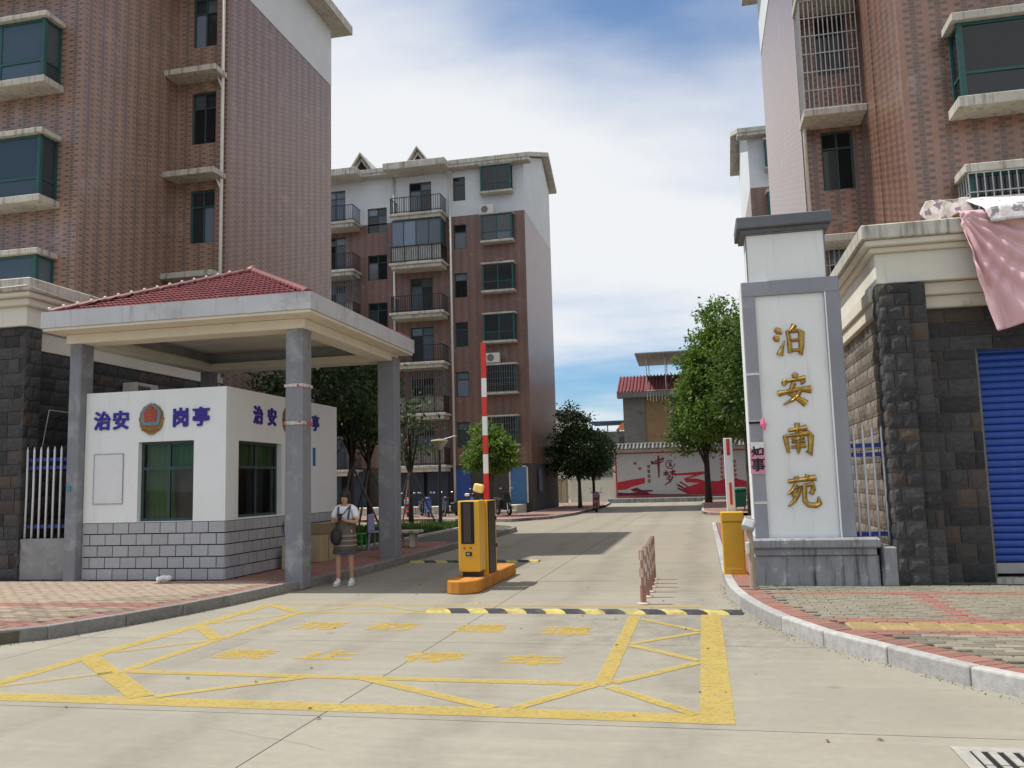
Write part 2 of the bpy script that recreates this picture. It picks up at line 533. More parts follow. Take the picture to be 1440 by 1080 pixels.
def wall_holes(mb, w, h, holes, depth, u0=0, v0=0):
    """outer skin of a wall in mb's frame (x along, y in, z up) with rectangular openings and their reveals"""
    us = sorted({u0, u0 + w} | {a for q in holes for a in q[:2]})
    vs = sorted({v0, v0 + h} | {a for q in holes for a in q[2:4]})
    us = [u for u in us if u0 <= u <= u0 + w]; vs = [v for v in vs if v0 <= v <= v0 + h]
    for a, b in zip(us, us[1:]):
        for c, d in zip(vs, vs[1:]):
            mu, mv = (a + b) / 2, (c + d) / 2
            if any(q[0] < mu < q[1] and q[2] < mv < q[3] for q in holes):
                continue
            mb.quad((a, 0, c), (b, 0, c), (b, 0, d), (a, 0, d))
    for q in holes:
        a, b, c, d = q[:4]
        mb.quad((a, 0, c), (a, 0, d), (a, depth, d), (a, depth, c))
        mb.quad((b, 0, d), (b, 0, c), (b, depth, c), (b, depth, d))
        mb.quad((a, 0, d), (b, 0, d), (b, depth, d), (a, depth, d))
        mb.quad((b, 0, c), (a, 0, c), (a, depth, c), (b, depth, c))
    return mb

def window(F, parent, u0, u1, v0, v1, d=.1, cols=2, transom=.68, fm=None, gm=None, name='window', bar=.045, backing=True):
    fm = fm or M_FRAME_D; gm = gm or M_GLASS
    mb = MB(F)
    y0, y1 = d, d + .05
    mb.box(u0, y0, v0, u0 + bar, y1, v1); mb.box(u1 - bar, y0, v0, u1, y1, v1)
    mb.box(u0 + bar, y0, v0, u1 - bar, y1, v0 + bar); mb.box(u0 + bar, y0, v1 - bar, u1 - bar, y1, v1)
    zt = [v0 + bar, v1 - bar]
    if transom:
        t = v0 + (v1 - v0) * transom
        mb.box(u0 + bar, y0, t - bar / 2, u1 - bar, y1, t + bar / 2)
        zt = [v0 + bar, t - bar / 2, t + bar / 2, v1 - bar]
    xs = [u0 + bar]
    for k in range(1, cols):
        c = u0 + (u1 - u0) * k / cols
        mb.box(c - bar / 2, y0 + .004, v0 + bar, c + bar / 2, y1 - .004, v1 - bar)
        xs += [c - bar / 2, c + bar / 2]
    xs.append(u1 - bar)
    w = mb.build(name, fm, parent)
    for i in range(0, len(xs), 2):
        for j in range(0, len(zt), 2):
            e = [rnd.uniform(-.006, .006) for _ in range(3)]
            p = MB(F).quad((xs[i], y0 + .028 + e[0], zt[j]), (xs[i + 1], y0 + .028 + e[1], zt[j]), (xs[i + 1], y0 + .028 + e[1] + e[2], zt[j + 1]), (xs[i], y0 + .028 + e[0] + e[2], zt[j + 1]))
            q = p.build('pane', rnd.choice((M_GLASS, M_GLASS, M_GLASS_B, M_GLASS_N, M_GLASS_C)) if gm in (M_GLASS, M_GLASS_B) else gm, w)
    return w

def grille(F, parent, u0, u1, v0, v1, d, nb, nh, m, r=.009, sides=0):
    mb = MB(F)
    for k in range(nb + 1):
        u = u0 + (u1 - u0) * k / nb
        mb.box(u - r, d - r, v0, u + r, d + r, v1)
    for k in range(nh + 1):
        v = v0 + (v1 - v0) * k / nh
        mb.box(u0 - r, d - r * 2.2, v - r, u1 + r, d - r * 1.05, v + r)
        if sides:
            for u in (u0, u1):
                mb.box(u - r, d, v - r * .9, u + r, d + sides, v + r * .9)
    if sides:
        n = max(2, int(sides / .13))
        for u in (u0, u1):
            for k in range(1, n + 1):
                y = d + sides * k / n
                mb.box(u - r * .9, y - r * .9, v0, u + r * .9, y + r * .9, v1)
    return mb.build('window_grille', m, parent)

def bay_window(F, parent, u0, u1, v0, v1, proj, fm, gm, cols=2, low=.32, grill=None, slab=.12, over=.1):
    """box window standing out of a wall: hood, sill, corner posts, front and side panes"""
    MB(F).box(u0 - over, -proj - over, v1, u1 + over, 0, v1 + slab).build('window_hood', M_LEDGE, parent, .012)
    MB(F).box(u0 - over, -proj - over, v0 - slab * 1.3, u1 + over, 0, v0).build('window_sill', M_LEDGE, parent, .012)
    b = .09
    mb = MB(F)
    for u in (u0, u1 - b):
        mb.box(u, -proj, v0, u + b, -proj + b, v1)
    for u in (u0, u1 - .05):
        mb.box(u, -.06, v0, u + .05, -.002, v1)
    t = v0 + (v1 - v0) * low
    for z0, z1 in ((v0, v0 + .06), (t - .025, t + .025), (v1 - .06, v1)):
        mb.box(u0 + b, -proj + .02, z0, u1 - b, -proj + .07, z1)
        for u in (u0 + .02, u1 - .065):
            mb.box(u, -proj + b, z0, u + .045, -.06, z1)
    xs = [u0 + b]
    for k in range(1, cols):
        c = u0 + (u1 - u0) * k / cols
        mb.box(c - .03, -proj + .025, v0 + .06, c + .03, -proj + .065, v1 - .06)
        xs += [c - .03, c + .03]
    xs.append(u1 - b)
    w = mb.build('bay_window', fm, parent)
    zs = [v0 + .06, t - .025, t + .025, v1 - .06]
    for i in range(0, len(xs), 2):
        for j in (0, 2):
            e = rnd.uniform(-.008, .008)
            MB(F).quad((xs[i], -proj + .045 + e, zs[j]), (xs[i + 1], -proj + .045 - e, zs[j]), (xs[i + 1], -proj + .045 - e, zs[j + 1]), (xs[i], -proj + .045 + e, zs[j + 1])).build('pane', gm, w)
    for s, u in ((-1, u0 + .04), (1, u1 - .04)):
        for j in (0, 2):
            MB(F).quad((u, -proj + b, zs[j]), (u, -.06, zs[j]), (u, -.06, zs[j + 1]), (u, -proj + b, zs[j + 1])).build('pane', gm, w)
    if grill:
        grille(F, parent, u0 - .05, u1 + .05, v0 + .02, v1 - .02, -proj - .06, int((u1 - u0) / .12), 4, grill, .01, proj)
    return w

# unit stone: x and z from -.5 to .5, rough front face at y about 0
def rough_block(seed, amp, nx=4, nz=3, depth=.08):
    r = random.Random(seed)
    vs, fs = [], []
    for j in range(nz + 1):
        for i in range(nx + 1):
            edge = i in (0, nx) or j in (0, nz)
            vs.append((-.5 + i / nx + (0 if edge else r.uniform(-.06, .06)), (.012 if edge else -r.uniform(0, 1) * amp), -.5 + j / nz + (0 if edge else r.uniform(-.08, .08))))
    for j in range(nz):
        for i in range(nx):
            a = j * (nx + 1) + i
            fs.append((a, a + 1, a + nx + 2, a + nx + 1))
    n = len(vs)
    vs += [(-.5, depth, -.5), (.5, depth, -.5), (.5, depth, .5), (-.5, depth, .5)]
    bot = list(range(0, nx + 1)); top = list(range(nz * (nx + 1), (nz + 1) * (nx + 1)))
    lef = [j * (nx + 1) for j in range(nz + 1)]; rig = [j * (nx + 1) + nx for j in range(nz + 1)]
    fs.append(tuple(bot[::-1] + [n, n + 1])); fs.append(tuple(top + [n + 2, n + 3]))
    fs.append(tuple(lef + [n + 3, n])); fs.append(tuple(rig[::-1] + [n + 1, n + 2]))
    return vs, fs

def block_meshes(tag_, material, amp, count=8):
    out = []
    for k in range(count):
        vs, fs = rough_block(k + 17, amp)
        me = bpy.data.meshes.new(tag_)
        me.from_pydata(vs, [], fs)
        me.update()
        me.materials.append(material)
        out.append(me)
    return out

def piece(name, me, parent, loc, scale, rz=0):
    o = bpy.data.objects.new(name, me)
    COL.objects.link(o)
    o.parent = parent
    o.location = Vector(loc) - ORI[parent]
    o.scale = scale
    o.rotation_euler = (0, 0, rz)
    return o

def masonry(parent, p, side, w, h, rowh, lens, meshes, gap=.012, v0=0, skip=None, name='stone', vary=.0, jit=.004):
    F = face_frame(p, side)
    rz = {'S': 0, 'W': R(-90), 'E': R(90), 'N': R(180)}[side]
    z = v0; row = 0
    while z < v0 + h - .03:
        rh = min(rowh * (1 + rnd.uniform(-vary, vary)), v0 + h - z)
        if v0 + h - z - rh < .06: rh = v0 + h - z
        u = 0.0
        first = lens[0] * (.5 if row % 2 else 1)
        while u < w - .01:
            l = rnd.uniform(*lens) if u > 0 else rnd.uniform(.6, 1) * first + .05
            if w - u - l < lens[0] * .45: l = w - u
            l = min(l, w - u)
            if not (skip and skip(u + l / 2, z + rh / 2)):
                c = F @ Vector((u + l / 2, rnd.uniform(-jit, jit), z + rh / 2))
                sx = -1 if rnd.random() < .5 else 1
                piece(name, rnd.choice(meshes), parent, c, (l - gap, 1, rh - gap), rz)
            u += l
        z += rh; row += 1

def text_mesh(s, size, extrude, offset):
    cu_ = bpy.data.curves.new('t', 'FONT')
    cu_.body = s; cu_.size = size; cu_.extrude = extrude; cu_.offset = offset
    cu_.align_x = 'CENTER'; cu_.align_y = 'CENTER'
    cu_.resolution_u = 2
    o = bpy.data.objects.new('t', cu_)
    COL.objects.link(o)
    bpy.context.view_layer.update()
    dg = bpy.context.evaluated_depsgraph_get()
    me = bpy.data.meshes.new_from_object(o.evaluated_get(dg))
    bpy.data.objects.remove(o)
    # centre on the glyph's own box
    co = np.empty(len(me.vertices) * 3); me.vertices.foreach_get('co', co); co = co.reshape(-1, 3)
    if len(co):
        c = (co.min(0) + co.max(0)) / 2; c[2] = 0
        me.vertices.foreach_set('co', (co - c).ravel())
    return me

def place_text(s, name, material, parent, loc, size, side='S', extrude=.012, offset=.01, flat=False, sx=1, sy=1):
    me = text_mesh(s, size, extrude, 0)
    if offset:                                   # heavier strokes: the outline laid several times, each a hair deeper
        co = [v.co.copy() for v in me.vertices]; pf = [tuple(p.vertices) for p in me.polygons]
        vs, fs = [], []
        for k in range(9):
            a = k * math.pi / 4
            dx, dy = (0, 0) if k == 8 else (offset * math.cos(a), offset * math.sin(a))
            n = len(vs)
            vs += [(c.x + dx, c.y + dy, c.z - .0003 * k) for c in co]
            fs += [tuple(i + n for i in f) for f in pf]
        me = bpy.data.meshes.new('t'); me.from_pydata(vs, [], fs); me.update()
    me.materials.clear(); me.materials.append(material)
    o = bpy.data.objects.new(name, me)
    COL.objects.link(o)
    o.location = Vector(loc) - (ORI[parent] if parent is not None else Vector())
    o.parent = parent
    if flat:
        o.rotation_euler = (0, 0, 0)
    else:
        o.rotation_euler = (R(90), 0, {'S': 0, 'W': R(-90), 'E': R(90)}[side])
    o.scale = (sx, sy, 1)
    return o

def strokes(mb, lines, w, x0, z0, sc, y0, y1):
    """brush strokes: each a polyline of (x, z, relative width); drawn as tapered slabs in the mb frame's xz plane"""
    for ln in lines:
        P = [Vector((x0 + p[0] * sc, z0 + p[1] * sc)) for p in ln]
        W = [w * (p[2] if len(p) > 2 else 1) for p in ln]
        lft, rgt = [], []
        for i, p in enumerate(P):
            d = P[min(i + 1, len(P) - 1)] - P[max(i - 1, 0)]
            d.normalize()
            n = Vector((-d.y, d.x)) * W[i] / 2
            lft.append(p + n); rgt.append(p - n)
        n = len(P)
        vs = [(q.x, y0 if True else 0, q.y) for q in lft + rgt] + [(q.x, y1, q.y) for q in lft + rgt]
        # raised spine in front
        sp = len(vs)
        vs += [(p.x, y0 - (y1 - y0) * .7, p.y) for p in P]
        fs = []
        for i in range(n - 1):
            fs += [(i, sp + i, sp + i + 1, i + 1), (sp + i, n + i, n + i + 1, sp + i + 1),
                   (i, i + 1, 2 * n + i + 1, 2 * n + i), (n + i + 1, n + i, 3 * n + i, 3 * n + i + 1)]
        fs += [(0, 2 * n, 3 * n, n, sp), (n - 1, sp + n - 1, 2 * n - 1, 4 * n - 1, 3 * n - 1)]
        mb.add(vs, fs)
    return mb

# ================================================================== SETTING: road, pavements, kerbs, markings
road = thing('road', kind='structure')
g = MB().quad((-400, -300, -.045), (400, -300, -.045), (400, 700, -.045), (-400, 700, -.045)).build('ground', mat('bare_ground', (.16, .145, .115), .95, .2, .3))
tag(g, kind='structure')
MB().quad((-60, -30, -.03), (60, -30, -.03), (60, 90, -.03), (-60, 90, -.03)).build('joint_bed', M_JOINT, road)
xs = [-60, -40, -28, -19, -12.2, -7.1, -2.82, 4.2, 9, 15, 24, 40, 60]
ys = [-30, -18, -9, -3, 1.2, 6.02, 8.92, 13.2, 17.6, 22.4, 27.5, 32.6, 38, 43.5, 49, 54.5, 60, 66, 76, 90]
for i in range(len(xs) - 1):
    for j in range(len(ys) - 1):
        gp = .005
        MB().box(xs[i] + gp, ys[j] + gp, -.06, xs[i + 1] - gp, ys[j + 1] - gp, 0).build('concrete_slab', M_CONC, road)

# ---- pavement slabs (bed under the pavers)
M_BED = mat('paver_sand', (.10, .09, .065), .95, .2, 8)
KR = [(.25, 30.5), (.25, 24), (.25, 20), (.25, 14.0), (.3, 12.4), (.45, 11.1), (.70, 10.0), (1.02, 9.05), (1.3, 8.5), (1.67, 7.92), (2.17, 7.0), (2.75, 6.45), (4.0, 6.15), (30, 6.0)]
KL = [(-7.6, 31.4), (-6.8, 30.6), (-6.36, 29.6), (-6.36, 22), (-6.36, 15.1), (-6.57, 13.4), (-6.83, 11.1), (-7.1, 9.9), (-7.5, 8.75), (-7.85, 8.2), (-9.0, 7.85), (-12, 7.75), (-40, 7.7)]
right_pav = thing('right_pavement', kind='structure')
left_pav = thing('left_pavement', kind='structure')
PT = .150
MB().prism([(30, 30.5)] + [(x + .07, y) for x, y in KR[:9]] + [(x + .06, y + .06) for x, y in KR[9:]], -.02, PT - .022).build('paver_bed', M_BED, right_pav)
MB().prism(([(x - .06, y + .05) for x, y in KL[9:]][::-1] + [(x - .07, y) for x, y in KL[:9]][::-1] + [(-40, 31.4)])[::-1], -.02, PT - .022).build('paver_bed', M_BED, left_pav)

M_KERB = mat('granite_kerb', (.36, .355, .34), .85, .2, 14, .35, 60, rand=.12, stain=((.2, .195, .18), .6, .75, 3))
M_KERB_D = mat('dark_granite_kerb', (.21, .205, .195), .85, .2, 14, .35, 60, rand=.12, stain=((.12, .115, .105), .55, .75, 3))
def kerb(line, parent, material, inside, length=.95, h=PT + .004, drop=None):
    pts = [Vector((x, y, 0)) for x, y in line]
    seglen = [(pts[i + 1] - pts[i]).length for i in range(len(pts) - 1)]
    tot = sum(seglen)
    def at(s):
        for i, l in enumerate(seglen):
            if s <= l or i == len(seglen) - 1:
                return pts[i].lerp(pts[i + 1], min(1, s / l))
            s -= l
    s = 0
    while s < tot - .05:
        l = min(length * rnd.uniform(.92, 1.06), tot - s)
        a, b = at(s), at(s + l)
        d = (b - a)
        if d.length < .08: break
        d.normalize()
        n = Vector((-d.y, d.x, 0)) * inside
        a2, b2 = a + d * .004, b - d * .004
        W = .13
        h0 = h1 = h
        if drop:
            h0, h1 = drop(a, h), drop(b, h)
        mb = MB()
        q = [a2, b2, b2 + n * W, a2 + n * W]
        mb.add([(p.x, p.y, -.03) for p in q] + [(q[0].x, q[0].y, h0), (q[1].x, q[1].y, h1), (q[2].x, q[2].y, h1), (q[3].x, q[3].y, h0)],
               [(0, 1, 2, 3)[::-1], (4, 5, 6, 7), (0, 1, 5, 4), (1, 2, 6, 5), (2, 3, 7, 6), (3, 0, 4, 7)])
        me = bmesh.new()
        mb.build('kerb_stone', material, parent, .018, seg=2)
        me.free()
        s += l
kerb(KR[::1], right_pav, M_KERB, 1, .95)
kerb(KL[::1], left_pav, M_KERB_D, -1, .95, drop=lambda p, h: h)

# ---- pavers
M_PAV = mat('grey_paver', (.215, .195, .15), .9, .25, 10, .3, 70, rand=.34, stain=((.13, .12, .08), .5, .75, 1.2))
M_PAV_R = mat('red_paver', (.265, .115, .09), .9, .2, 10, .3, 70, rand=.24, stain=((.20, .145, .115), .42, .7, 2))
M_PAV_Y = mat('yellow_tactile_paver', (.36, .27, .125), .88, .2, 8, .3, 60, rand=.1, stain=((.3, .24, .13), .55, .8, 5))
M_PAV_L = mat('buff_paver', (.25, .20, .15), .9, .25, 10, .3, 70, rand=.28)
def unit_block(name, material, bev=.04):
    me = bpy.data.meshes.new(name)
    b = bev
    vs = [(-.5, -.5, -1), (.5, -.5, -1), (.5, .5, -1), (-.5, .5, -1), (-.5, -.5, -.2), (.5, -.5, -.2), (.5, .5, -.2), (-.5, .5, -.2),
          (-.5 + b, -.5 + b, 0), (.5 - b, -.5 + b, 0), (.5 - b, .5 - b, 0), (-.5 + b, .5 - b, 0)]
    fs = [(8, 9, 10, 11)]
    for i in range(4):
        j = (i + 1) % 4
        fs += [(i, j, 4 + j, 4 + i), (4 + i, 4 + j, 8 + j, 8 + i)]
    me.from_pydata(vs, [], fs); me.update(); me.materials.append(material)
    return me, vs, fs
def tactile_block():
    me, vs, fs = unit_block('tactile_paver', M_PAV_Y, .03)
    vs = list(vs); fs = list(fs)
    for k in range(4):
        c = -.36 + k * .24
        n = len(vs)
        vs += [(-.42, c - .06, 0), (.42, c - .06, 0), (.42, c + .06, 0), (-.42, c + .06, 0), (-.40, c - .035, .16), (.40, c - .035, .16), (.40, c + .035, .16), (-.40, c + .035, .16)]
        fs += [tuple(n + i for i in f) for f in ((4, 5, 6, 7), (0, 1, 5, 4), (1, 2, 6, 5), (2, 3, 7, 6), (3, 0, 4, 7))]
    m2 = bpy.data.meshes.new('tactile_paver'); m2.from_pydata(vs, [], fs); m2.update(); m2.materials.append(M_PAV_Y)
    return m2
ME_PG = unit_block('paver', M_PAV)[0]; ME_PR = unit_block('red_paver', M_PAV_R)[0]; ME_PY = tactile_block(); ME_PL = unit_block('paver', M_PAV_L)[0]

def dist_line(line, x, y):
    """signed distance to a polyline's nearest segment and its direction"""
    best = None
    for (ax, ay), (bx, by) in zip(line, line[1:]):
        dx, dy = bx - ax, by - ay
        l2 = dx * dx + dy * dy
        t = max(0, min(1, ((x - ax) * dx + (y - ay) * dy) / l2))
        px, py = ax + t * dx, ay + t * dy
        d = math.hypot(x - px, y - py)
        s = 1 if dx * (y - ay) - dy * (x - ax) > 0 else -1
        if best is None or d < best[0] - 1e-9:
            best = (d, s, math.atan2(dy, dx))
    return best

class Mass:                                    # many small blocks in one mesh
    def __init__(s): s.d = {}
    def add(s, me, x, y, z, sx, sy, rz, sz=.05):
        L = s.d.setdefault(me.materials[0].name, ([], []))
        vs = [v.co for v in me.vertices]; n = len(L[0]); c, t = math.cos(rz), math.sin(rz)
        for v in vs:
            a, b = v.x * sx, v.y * sy
            L[0].append((x + a * c - b * t, y + a * t + b * c, z + v.z * sz))
        L[1].extend(tuple(n + i for i in p.vertices) for p in me.polygons)
    def build(s, parent, name='far_pavers'):
        for k, (v, f) in s.d.items():
            mb = MB(); mb.v = v; mb.f = f
            o = mb.build(name, bpy.data.materials[k], parent); o['kind'] = 'stuff'

def pave(parent, cand, limit):
    cand.sort(key=lambda q: (q[1] - 0) ** 2 + q[2] ** 2)
    ms = Mass()
    for k, (me, x, y, sx, sy, rz) in enumerate(cand):
        z = PT + rnd.uniform(-.004, .003)
        if k < limit:
            o = piece(me.name, me, parent, (x, y, z), (sx, sy, .05), rz + rnd.uniform(-.008, .008))
            o.rotation_euler[0] = rnd.uniform(-.006, .006)
        else:
            ms.add(me, x, y, z, sx, sy, rz)
    ms.build(parent)

# right pavement: running rows, red kerb course, red band, yellow tactile strip
cand = []
PW, PD = .245, .118
s = 0
line = [Vector((x, y)) for x, y in KR]
for i in range(len(line) - 1):                                  # red course along the kerb
    d = line[i + 1] - line[i]
    L_ = d.length; d.normalize(); n = Vector((-d.y, d.x))
    if line[i].y > 13.5 or line[i].x > 5: continue
    k = 0
    while k * .118 + .06 < L_:
        p = line[i] + d * (k * .118 + .06) + n * .255
        cand.append((ME_PR, p.x, p.y, .236, .112, math.atan2(d.y, d.x) + R(90)))
        k += 1
def zone_r(x, y):
    if 9.08 < y < 9.50: return 'Y'
    if 9.50 <= y < 9.74 or 8.84 < y <= 9.08: return 'R'
    if 11.72 < y < 11.96: return 'R'
    if 2.44 < x < 2.68 and 9.74 <= y <= 11.72: return 'R'
    return 'G'
y = 6.3; row = 0
while y < 12.62:
    x = .2 + (PW / 2 if row % 2 else 0)
    while x < 7.5:
        d_, s_, _ = dist_line(KR, x, y)
        if s_ > 0 and d_ > .40:
            zn = zone_r(x, y)
            if zn == 'G':
                cand.append((ME_PG, x, y, PW - .008, PD - .008, 0))
            elif zn == 'R':
                cand.append((ME_PR, x, y, PW - .008, PD - .008, 0))
        x += PW
    y += PD; row += 1
for r_ in range(2):
    x = 1.5
    while x < 7.5:
        d_, s_, _ = dist_line(KR, x, 9.185 + r_ * .212)
        if s_ > 0 and d_ > .44:
            cand.append((ME_PY, x, 9.185 + r_ * .212, .292, .206, 0))
        x += .3
pave(right_pav, cand, 330)
ms = Mass()
y = 12.7
while y < 30.4:                                              # strip beyond the gate, right
    x = .52
    while x < 2.4:
        ms.add(ME_PR, x, y, PT - .002, .237, .112, 0); x += PW
    y += .12
ms.build(right_pav)

# left pavement: basket rows, buff with red courses
cand = []
line = [Vector((x, y)) for x, y in KL]
for i in range(len(line) - 1):
    d = line[i + 1] - line[i]
    L_ = d.length; d.normalize(); n = Vector((d.y, -d.x))
    if line[i].y > 22.5 or line[i].x < -10: continue
    k = 0
    while k * .118 + .06 < L_:
        p = line[i] + d * (k * .118 + .06) + n * .255
        cand.append((ME_PR, p.x, p.y, .236, .112, math.atan2(d.y, d.x) + R(90)))
        k += 1
y = 8.0; row = 0
while y < 22.5:
    x = -16 + (PW / 2 if row % 2 else 0)
    while x < -6.3:
        d_, s_, _ = dist_line(KL, x, y)
        if s_ < 0 and d_ > .40 and not (-11.1 < x < -8.0 and y > 13.35) and not (x < -11 and y > 13.4):
            red = (10.25 < y < 10.62) or (8.72 < y < 9.1) or (8.2 < y < 8.5 and x < -8.2) or y > 13.3
            if not (y > 13.4 and x < -8.3):
                cand.append((ME_PR if red else ME_PL, x, y, PW - .008, PD - .008, 0))
        x += PW
    y += PD; row += 1
pave(left_pav, cand, 330)

# ---- pavement islands by the inner crossing
M_PINK = mat('pinkish_brick_paving', (.27, .155, .125), .9, .25, 5, .3, 60, stain=((.2, .15, .125), .5, .7, 2))
def island(name, pts, flip):
    t = thing(name, kind='structure')
    cx = sum(p[0] for p in pts) / len(pts); cy = sum(p[1] for p in pts) / len(pts)
    MB().prism(pts, -.02, .13).build('paving', M_PINK, t)
    kerb(pts + [pts[0]], t, M_KERB, flip, 1.0, .145)
    return t
island('inner_left_pavement', [(-8.2, 36.6), (-6.9, 39), (-6.3, 43), (-6.2, 48), (-6.2, 56), (-6.6, 63), (-14, 63), (-14, 56.2), (-8.9, 56.2), (-8.9, 43.4), (-40, 43.4), (-40, 39.5), (-12, 38.5)][::1], 1)
island('inner_right_pavement', [(1.2, 39.0), (.2, 40.2), (-.1, 42), (-.1, 47), (-.1, 56), (0, 62), (.8, 63), (14, 63), (14, 39)][::-1], 1)

# ---- worn yellow no-parking box painted on the concrete
M_YEL = mat('worn_yellow_road_paint', (.45, .33, .075), .8, .12, 3, .12, 80, stain=((.47, .36, .12), .45, .7, 7), alpha_worn=(.27, .50, 18, .78))
M_YEL_F = mat('faded_yellow_road_paint', (.52, .38, .10), .8, .12, 3, .12, 80, alpha_worn=(.34, .58, 14, .56))
ZP = .003
marking = thing('road_marking', kind='structure')
def stripe(p, q, w, m=M_YEL, z=ZP, part='painted_line'):
    a, b = Vector(p), Vector(q)
    d = (b - a).normalized(); n = Vector((-d.y, d.x)) * w / 2
    k = max(2, int((b - a).length / .07))                     # hand-rolled edges wander a little
    lo = [a.lerp(b, i / k) - n * (1 + rnd.uniform(-.006, .006) * 1.6 / w) for i in range(k + 1)]
    hi = [a.lerp(b, i / k) + n * (1 + rnd.uniform(-.006, .006) * 1.6 / w) for i in range(k + 1)]
    MB().add([(v.x, v.y, z) for v in lo + hi], [(i, i + 1, k + 2 + i, k + 1 + i) for i in range(k)]).build(part, m, marking)
stripe((-14, 6.26), (-.1, 6.26), .235)
stripe((.02, 6.13), (.02, 11.25), .235, z=ZP + .0006)
stripe((-5.42, 7.26), (-.85, 7.2), .13, z=ZP + .0006)
stripe((-6.24, 6.38), (-6.2, 11.6), .17)
stripe((-5.39, 7.33), (-5.39, 10.9), .12)
stripe((-.885, 7.2), (-.885, 10.75), .14, z=ZP + .0012)
stripe((-6.2, 11.7), (-.1, 11.6), .16, M_YEL_F)
stripe((-5.4, 10.9), (-3.6, 10.92), .11, M_YEL_F, z=ZP + .0006)
for p, q, w, m in [((-6.18, 7.8), (-4.55, 6.38), .2, M_YEL), ((-6.15, 9.72), (-5.42, 8.9), .15, M_YEL), ((-6.1, 11.5), (-5.42, 10.9), .14, M_YEL),
                   ((-6.15, 6.55), (-5.45, 7.2), .10, M_YEL_F), ((-6.12, 8.1), (-5.45, 8.8), .10, M_YEL_F), ((-6.12, 9.95), (-5.45, 10.7), .10, M_YEL_F),
                   ((-4.45, 6.4), (-3.5, 7.2), .11, M_YEL), ((-2.95, 7.2), (-1.6, 6.37), .12, M_YEL), ((-1.44, 6.38), (-.95, 7.15), .11, M_YEL), ((-.82, 7.12), (-.12, 6.36), .11, M_YEL),
                   ((-.8, 10.55), (-.11, 9.75), .09, M_YEL), ((-.11, 9.68), (-.8, 8.95), .09, M_YEL), ((-.8, 8.9), (-.11, 8.2), .1, M_YEL), ((-.11, 8.12), (-.8, 7.25), .11, M_YEL),
                   ((-5.3, 10.98), (-4.7, 11.6), .09, M_YEL_F), ((-4.6, 11.6), (-3.6, 10.98), .09, M_YEL_F)]:
    stripe(p, q, w, m, z=ZP + .0018)
for s_, (x, y), m in zip('消防通道', [(-4.62, 9.87), (-3.66, 9.87), (-2.59, 9.8), (-1.57, 9.72)], [M_YEL_F] * 4):
    place_text(s_, 'painted_character', m, marking, (x, y, ZP), .62, extrude=0, offset=.03, flat=True, sy=.9)
for s_, (x, y) in zip('禁止停车', [(-4.63, 8.14), (-3.72, 8.18), (-2.63, 8.16), (-1.64, 8.11)]):
    place_text(s_, 'painted_character', M_YEL_F, marking, (x, y, ZP), .62, extrude=0, offset=.03, flat=True, sy=.8)

# ---- drain grate in the gutter
dg_ = thing('drain_grate', 'grey cast drain grate with slots set in the road', 'drain grate', (1.75, 5.5, 0))
M_CAST = mat('cast_drain', (.33, .32, .29), .85, .2, 12, .3)
mb = MB().box(1.38, 5.12, .001, 2.3, 5.2, .012).box(1.38, 5.72, .001, 2.3, 5.8, .012).box(1.38, 5.2, .001, 1.46, 5.72, .012).box(2.22, 5.2, .001, 2.3, 5.72, .012)
mb.build('grate_frame', M_CAST, dg_, .004)
MB().box(1.46, 5.2, .0005, 2.22, 5.72, .003).build('dark_pit_sheet', M_DARK, dg_)  # dark sheet on the road stands for the shaded pit
for k in range(9):
    for j in range(2):
        x = 1.475 + k * .085
        MB().box(x, 5.205 + j * .265, .004, x + .045, 5.455 + j * .262, .011).build('grate_bar', M_CAST, dg_)

# ================================================================== LEFT: tall brick block above the podium
BD = block_meshes('stone', M_STONE_D, .012)
BB = block_meshes('stone', M_STONE_B, .010)
LB = thing('brick_apartment_building', 'tall brown-tiled apartment block with green bay windows rising behind the guard booth', 'apartment block', (-13.86, 16.6, 0), group='tiled apartment blocks')
X1, Y1, Y2, X3, Y3, ZW, ZT = -13.86, 16.6, 20.4, -12.3, 27.2, 16.0, 18.15
F = face_frame((-32, Y1, 0), 'S'); wl_ = X1 + 32
MB(F).quad((0, 0, 5.2), (wl_, 0, 5.2), (wl_, 0, ZW), (0, 0, ZW)).build('front_wall', M_TILE, LB)
MB(F).quad((0, -.01, ZW), (wl_ + .01, -.01, ZW), (wl_ + .01, -.01, ZT), (0, -.01, ZT)).build('upper_wall', M_PLASTER, LB)
F1 = face_frame((X1, Y1, 0), 'E'); d1 = Y2 - Y1
MB(F1).quad((0, 0, 0), (d1, 0, 0), (d1, 0, ZW), (0, 0, ZW)).build('side_wall', M_TILE, LB)
MB(F1).quad((0, -.01, ZW), (d1, -.01, ZW), (d1, -.01, ZT), (0, -.01, ZT)).build('upper_wall', M_PLASTER, LB)
F2 = face_frame((X1, Y2, 0), 'S'); d2 = X3 - X1
wh = [(.46, 1.2, z0, z1) for z0, z1 in ((2.75, 4.2), (5.58, 7.05), (8.41, 9.9), (11.24, 12.74), (14.08, 15.55))]
wall_holes(MB(F2), d2, ZW, wh, .14).build('return_wall', M_TILE, LB)
MB(F2).quad((0, -.01, ZW), (d2 + .01, -.01, ZW), (d2 + .01, -.01, ZT), (0, -.01, ZT)).build('upper_wall', M_PLASTER, LB)
for k, q in enumerate(wh):
    window(F2, LB, *q, d=.08, cols=2, transom=.7, fm=M_FRAME_G if k == 2 else M_FRAME_D)
F3 = face_frame((X3, Y2, 0), 'E'); d3 = Y3 - Y2
MB(F3).quad((0, 0, 0), (d3, 0, 0), (d3, 0, ZW), (0, 0, ZW)).build('side_wall', M_TILE, LB)
